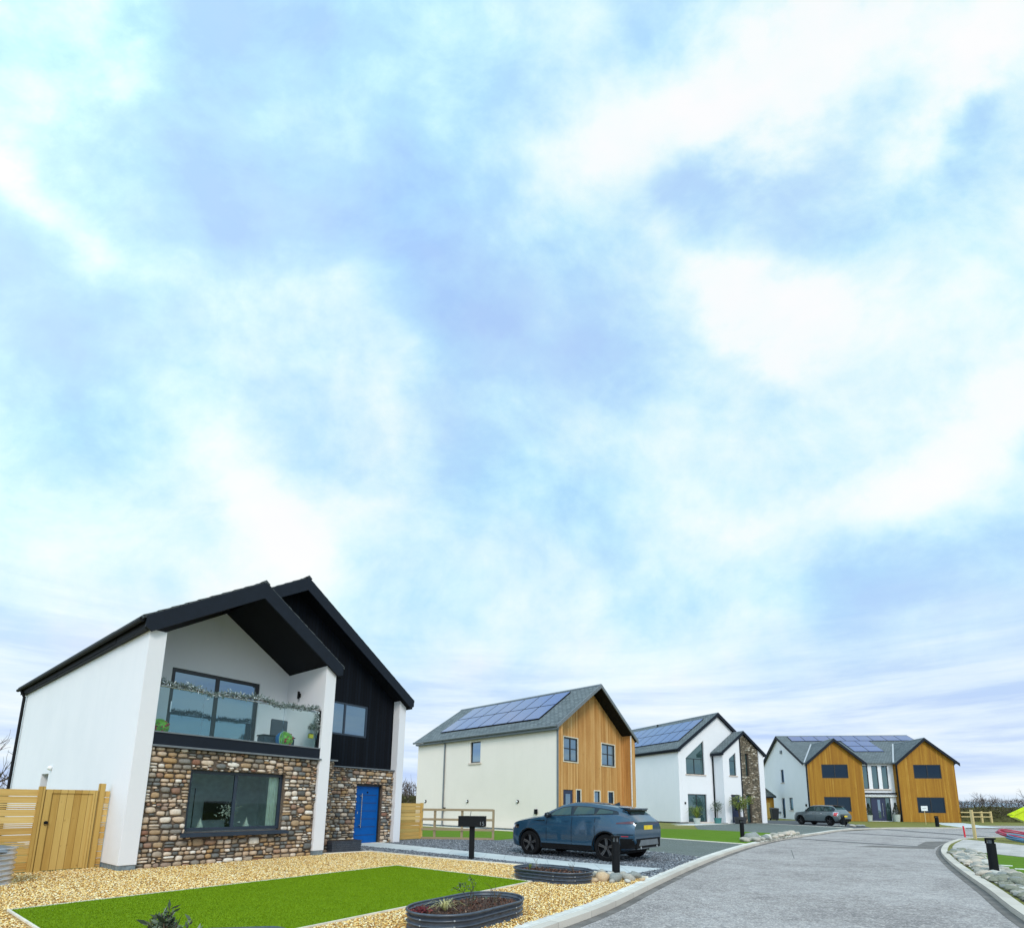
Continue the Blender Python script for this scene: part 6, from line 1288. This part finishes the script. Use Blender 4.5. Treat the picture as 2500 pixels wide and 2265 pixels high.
# things behind the living room window
def in_room():
    T = thing('television', 'black television on the wall inside the living room window', 'television', (*h1(3.2,3.1),1.25), H1R); MB().box(-.42,.42,-.03,.03,-.28,.28).build('screen', 'tv_black', T, bevel=.01); MB().box(-.1,.1,.03,.09,-.1,.1).build('bracket', 'black_metal', T)
    for k, (u, lb) in enumerate(((1.68,'small ivory cone tree ornament at the left of the living room window'),(2.80,'small ivory cone tree ornament at the right of the living room window'))):
        m = MB(); pr = []
        for i in range(6): r = .105*(1-i/6); pr += [(r,i*.043),(r*.72,i*.043+.03)]
        m.lathe(pr+[(.004,.275)], (0,0,0), 20); o = m.build('tree_ornament', 'ivory', None, smooth=False); o.location = (*h1(u,.42),.83); tag(o, lb, 'ornament')
    o = MB().box(.6,4.3,.36,.55,.74,.825).build('shelf', 'room_wall', None); o.location = (*H1O,0); o.rotation_euler = (0,0,H1R); tag(o, 'long pale sill shelf inside the living room window', 'shelf')
    T = thing('pot_plant', 'pale leafed plant in a dark vase behind the window mullion', 'plant', (*h1(2.42,.62),.83), H1R); MB().lathe([(.06,0),(.08,.12),(.04,.26)], (0,0,0), 14).build('pot', 'tv_black', T, smooth=True)
    g = random.Random(3); leaves('foliage', 'ivory', [(g.gauss(0,.13),g.gauss(0,.06),.42+g.gauss(0,.12)) for _ in range(150)], .07, T, 3, .5); MB().tube([(0,0,.2),(0,0,.5)], .008, 5).build('stem', 'bark', T)
    T = thing('lamp_stand', 'thin dark metal frame standing inside the left of the living room window', 'frame', (*h1(1.55,.9),.1), H1R); MB().tube([(-.2,0,.7),(-.2,0,1.75),(.12,0,1.75),(.12,0,.7)], .012, 6).build('frame', 'black_metal', T); MB().box(-.22,.14,-.02,.02,0,.72).build('base', 'black_metal', T)
in_room()

# ================================================================== PLANTS AND BINS BY THE FAR HOUSES
def potted(name, label, uv, O, Rr, pot, pr, ph, kind):
    x, y = hx(O, Rr, *uv); T = thing(name, label, 'pot plant', (x,y,0)); MB().lathe([(pr*.75,0),(pr,ph),(pr*.9,ph),(pr*.85,ph-.06),(.01,ph-.06)], (0,0,0), 20).build('pot', pot, T); g = random.Random(len(label))
    if kind == 'tree':
        m = MB(); m.tube([(0,0,ph-.1),(-.12,0,ph+.5),(.03,.05,ph+1.0),(0,.05,ph+1.3)], [.06,.05,.04,.025], 7)
        for i in range(9): a = g.uniform(0,6.28); m.tube([(0,0,ph+.5+.08*i),(.45*math.cos(a),.45*math.sin(a),ph+.95+.1*i),(.95*math.cos(a),.95*math.sin(a),ph+1.1+.13*i)], [.03,.02,.01], 5)
        m.build('trunk', 'bark', T, uv=False); P = []
        for i in range(16):
            a = g.uniform(0,6.28); k = g.uniform(.2,.95); c = (k*math.cos(a),k*.8*math.sin(a),ph+1.35+g.uniform(-.55,.65)*(1.1-.5*k))
            for j in range(70): P.append((c[0]+g.gauss(0,.19),c[1]+g.gauss(0,.19),c[2]+g.gauss(0,.15)))
        leaves('crown', 'leaf_lime', P, .13, T, 5, .5)
    if kind == 'topiary':
        MB().tube([(0,0,ph-.05),(0,0,ph+.75)], .03, 6).build('trunk', 'bark', T); leaves('crown', 'leaf_olive', [(g.gauss(0,.22),g.gauss(0,.2),ph+1.05+g.gauss(0,.25)) for _ in range(500)], .13, T, 6, .4)
    if kind == 'palm':
        m = MB()
        for i in range(70):
            a = g.uniform(0,6.28); k = g.uniform(.4,1.3); h_ = g.uniform(.3,1.15); w = .035; p = [(0,0,ph),(k*.5*math.cos(a),k*.5*math.sin(a),ph+h_),(k*math.cos(a),k*math.sin(a),ph+h_*.55)]
            for j in range(2): s_ = (-math.sin(a)*w*(1-.5*j),math.cos(a)*w*(1-.5*j)); e = (-math.sin(a)*w*(.5-.4*j),math.cos(a)*w*(.5-.4*j)); m.add([(p[j][0]-s_[0],p[j][1]-s_[1],p[j][2]),(p[j][0]+s_[0],p[j][1]+s_[1],p[j][2]),(p[j+1][0]+e[0],p[j+1][1]+e[1],p[j+1][2]),(p[j+1][0]-e[0],p[j+1][1]-e[1],p[j+1][2])], [(0,1,2,3)])
        m.build('foliage', 'leaf_lime', T, fix=False, uv=False)
    if kind == 'cone': 
        P = []
        for i in range(700): z = g.random(); r = .36*(1-z)+.02; a = g.uniform(0,6.28); P.append((r*math.cos(a),r*math.sin(a),ph+z*1.35))
        leaves('crown', 'leaf_dark', P, .12, T, 7, .5); MB().tube([(0,0,ph-.05),(0,0,ph+1.2)], .03, 6).build('trunk', 'bark', T)
potted('potted_palm', 'spiky green palm in a low pale pot left of the sliding glass doors', (1.0,-1.0), H3O, H3R, 'pale_pot', .33, .5, 'palm')
potted('potted_tree', 'small dark ball shaped shrub in a teal pot beside the drainpipe', (3.75,-.9), H3O, H3R, 'teal_pot', .36, .5, 'topiary')
potted('potted_tree', 'bushy yellow green potted tree before the dark front door of the stone bay house', (5.35,-2.1), H3O, H3R, 'dark_pot', .58, .62, 'tree')
potted('potted_conifer', 'little cone shaped conifer in a pale pot left of the glazed entrance', (6.7,.2), H4O, H4R, 'pale_pot', .36, .75, 'cone'); potted('potted_conifer', 'little cone shaped conifer in a pale pot right of the glazed entrance', (9.75,.2), H4O, H4R, 'pale_pot', .40, .85, 'cone')
def wheelie():
    T = thing('wheelie_bin', 'black wheelie bin in front of the brown lean-to door', 'bin', (30.2,61.0,0), H4R, None, 1.35)
    MB().add([(-.24,-.28,.06),(.24,-.28,.06),(.24,.25,.06),(-.24,.25,.06),(-.30,-.36,1.0),(.30,-.36,1.0),(.30,.34,1.0),(-.30,.34,1.0)], [(0,3,2,1),(4,5,6,7),(0,1,5,4),(1,2,6,5),(2,3,7,6),(3,0,4,7)]).build('body', 'bin_black', T, bevel=.02)
    MB().add([(-.32,-.38,1.0),(.32,-.38,1.0),(.32,.36,1.03),(-.32,.36,1.03),(-.30,-.34,1.07),(.30,-.34,1.07),(.30,.36,1.12),(-.30,.36,1.12)], [(0,3,2,1),(4,5,6,7),(0,1,5,4),(1,2,6,5),(2,3,7,6),(3,0,4,7)]).build('lid', 'bin_black', T, bevel=.01)
    for x in (-.27,.27): MB().lathe([(.1,x-.03),(.1,x+.03)], (0,.28,.1), 16, 'x').build('wheel', 'rubber', T)
wheelie()
def board():
    T = thing('sign', 'small white notice board on a post on the grass before the right orange gable', 'sign', (39.75,50.0,0), R(-25)); MB().box(-.02,.02,-.02,.02,0,1.36).build('post', 'pale_post', T); p = MB().box(-.27,.27,-.06,-.025,1.33,1.83).build('panel', 'white_paint', T, bevel=.02)
    MB().box(-.16,-.04,-.065,-.061,1.56,1.60).box(-.01,.16,-.065,-.061,1.57,1.60).build('lettering', 'plate_text', p)
board()
# skip and coiled pipes
def skip():
    T = thing('skip', 'bright yellow builders skip with black lettering on the grass at the right edge', 'skip', (33.0,34.0,0), R(-36)); pr = [(0,1.17),(1.3,1.95),(3.3,1.95),(4.6,1.17),(4.5,1.02),(3.7,.22),(.92,.22),(.80,.62),(.10,1.02)]
    m = MB().plate([pr], lambda a,d,b: (a,d,b), 0, .06).plate([pr], lambda a,d,b: (a,d,b), 1.7, 1.76); m.build('side_panel', 'skip_yellow', T)
    e = [(.10,1.02),(.80,.62),(.92,.22),(3.7,.22),(4.5,1.02)]; m = MB()
    for i in range(4): (a,b),(c,d) = e[i],e[i+1]; m.add([(a,.06,b),(c,.06,d),(c,1.7,d),(a,1.7,b)], [(0,1,2,3)])
    m.build('base', 'skip_yellow', T)
    m = MB()
    for y in (-.03,1.79):
        for i in range(3): m.bar((pr[i][0],y,pr[i][1]),(pr[i+1][0],y,pr[i+1][1]),.09,.09)
    m.bar((0,-.03,1.17),(0,1.79,1.17),.09,.09); m.bar((4.6,-.03,1.17),(4.6,1.79,1.17),.09,.09); m.build('rim', 'skip_yellow', T)
    m = MB()
    for x in (1.3,2.4,3.4): m.bar((x,-.02,1.9),(x,-.02,.24),.08,.05)
    m.build('rib', 'skip_yellow', T)
    for x in (.9,3.7): MB().tube([(x,-.14,.75),(x,0,.75)], .05, 8).build('lifting_lug', 'black_metal', T)
    cu = bpy.data.curves.new('lettering', 'FONT'); cu.body = 'NY'; cu.size = .46; cu.extrude = .004; cu.offset = .012
    o = bpy.data.objects.new('lettering', cu); COL.objects.link(o); dg = bpy.context.evaluated_depsgraph_get(); me = bpy.data.meshes.new_from_object(o.evaluated_get(dg)); bpy.data.objects.remove(o)
    o = bpy.data.objects.new('lettering', me); COL.objects.link(o); me.materials.clear(); me.materials.append(M('plate_text')); o.parent = T; o.location = (.70,-.012,1.0); o.rotation_euler = (R(90),0,0)
skip()
def coil(label, loc, r, n, mat, dz, seed, tl=14):
    g = random.Random(seed); pts = []
    for k in range(n*24+1):
        a = 2*math.pi*k/24; rr = r*(1+.05*math.sin(a*.7+seed)+g.uniform(-.01,.01)); pts.append((rr*math.cos(a),rr*math.sin(a),.05+dz*k/24+.03*math.sin(a*1.3)))
    o = MB().tube(pts, .035, 8).build('pipe_coil', mat, None, smooth=True, uv=False); o.location = (*loc,0); o.rotation_euler = (R(tl),R(4),0); return tag(o, label, 'pipe coil')
coil('blue plastic pipe coil lying on the grass under the red coil', (24.05,24.25), .72, 4, 'blue_pipe', .04, 1, 9); o = coil('red plastic pipe coil lying beyond the blue coil at the right edge', (24.55,25.0), .90, 4, 'red_pipe', .035, 2, 12); o.location.z = .14

# ================================================================== HEDGES AND TREES
def hedge(label, pts, h, w, n, seed, mat='twig', tall=0.5):
    g = np.random.default_rng(seed); pts = [Vector(p) for p in pts]; seg = [(pts[i+1]-pts[i]).length for i in range(len(pts)-1)]; tot = sum(seg); L = np.cumsum([0]+seg)
    o3 = pts[0]; T = thing('hedge', label, 'hedge', (o3.x,o3.y,0)); s = g.uniform(0,tot,n); X = np.interp(s, L, [p.x for p in pts]); Y = np.interp(s, L, [p.y for p in pts])
    hv = np.array([h*(1+.22*noise.noise(Vector((q*.18,seed,0)))+.10*noise.noise(Vector((q*.7,seed,4)))) for q in s]); z = hv*g.uniform(0,1,n)**.7; off = g.normal(0,w*.33,n); d = (pts[-1]-pts[0]).normalized()
    P = np.c_[X-d.y*off-o3.x, Y+d.x*off-o3.y, z]; D = np.c_[g.normal(0,.55,n), g.normal(0,.55,n), g.uniform(.2,1.2,n)]
    leaves('twigs', mat, P, h*.22, T, seed, .07, 0, D)
    k = g.uniform(size=n) < .5; leaves('foliage', 'twig_green' if seed % 2 else 'twig', P[k]*np.array([1,1,.72]), h*.09, T, seed+1, .6)
    m = int(tot*2.0*tall); s = g.uniform(0,tot,m); X = np.interp(s, L, [p.x for p in pts])-o3.x; Y = np.interp(s, L, [p.y for p in pts])-o3.y; mb = MB()
    for i in range(m): hh = h*g.uniform(1.0,1.45); x, y = X[i], Y[i]; mb.tube([(x,y,h*.5),(x+g.normal(0,.12),y,h*.8),(x+g.normal(0,.3),y,hh)], [.03,.02,.006], 4, False)
    mb.build('shoots', mat, T, uv=False, fix=False)
    core = MB(); N = 24
    for i in range(N+1):
        t_ = i/N*tot; x = np.interp(t_, L, [p.x for p in pts])-o3.x; y = np.interp(t_, L, [p.y for p in pts])-o3.y; hh = h*.72*(1+.2*noise.noise(Vector((t_*.18,seed,0)))); core.v += [(x+d.y*w*.3,y-d.x*w*.3,0),(x+d.y*w*.2,y-d.x*w*.2,hh),(x-d.y*w*.2,y+d.x*w*.2,hh),(x-d.y*w*.3,y+d.x*w*.3,0)]
    for i in range(N):
        for j in range(3): core.f.append((i*4+j,i*4+j+1,(i+1)*4+j+1,(i+1)*4+j))
    core.build('core', 'twig_green', T, uv=False)
hedge('brown winter hedge running behind the rail fence and the yellow skip', [(49,69),(58,66),(70,62),(84,58)], 2.6, 2.2, 16000, 3, tall=1.0)
hedge('brown bramble hedge seen in the gap between the black house and the cream house', [(-16,44),(-8,50),(-2,55)], 3.2, 2.0, 6000, 5, tall=1.4)
hedge('dark clipped hedge at the left edge behind the white wall', [(-60,30),(-44,36),(-30,42)], 3.2, 2.5, 6000, 7, tall=.1)
def bare_tree(label, loc, h, seed, lean=(0,0), sc=1.0):
    g = random.Random(seed); T = thing('bare_tree', label, 'tree', (*loc,0)); m = MB(); tw = MB()
    def br(p, d, l, r, k):
        q = Vector(p); dd = Vector(d).normalized(); pts = [tuple(q)]
        for i in range(4): dd = (dd+Vector((g.gauss(0,.10),g.gauss(0,.10),g.gauss(.02,.06)))).normalized(); q = q+dd*l/4; pts.append(tuple(q))
        (m if k >= 3 else tw).tube(pts, [r*(1-.12*i) for i in range(5)], 6 if k >= 3 else 4, False)
        if k > 0:
            for i in range(3): br(pts[g.randint(2,4)], (dd+Vector((g.gauss(0,.45),g.gauss(0,.45),g.gauss(.1,.25)))).normalized(), l*g.uniform(.62,.8), r*.55, k-1)
    br((0,0,0), (lean[0],lean[1],1), h*.35, h*.02, 4); m.build('trunk', 'twig', T, uv=False, fix=False); tw.build('branches', 'twig', T, uv=False, fix=False)
bare_tree('bare branched tree reaching in at the left edge beside the white house', (-34.5,30.5), 6.6, 3, (.15,0))
bare_tree('thin leafless sapling in the hedge nearest the orange boarded house', (53.5,67), 5.2, 4); bare_tree('thin leafless sapling rising above the hedge between the house and the skip', (60.5,66), 4.6, 6); bare_tree('thin leafless sapling leaning above the hedge left of the skip', (66.0,65), 4.8, 8, (.2,0))
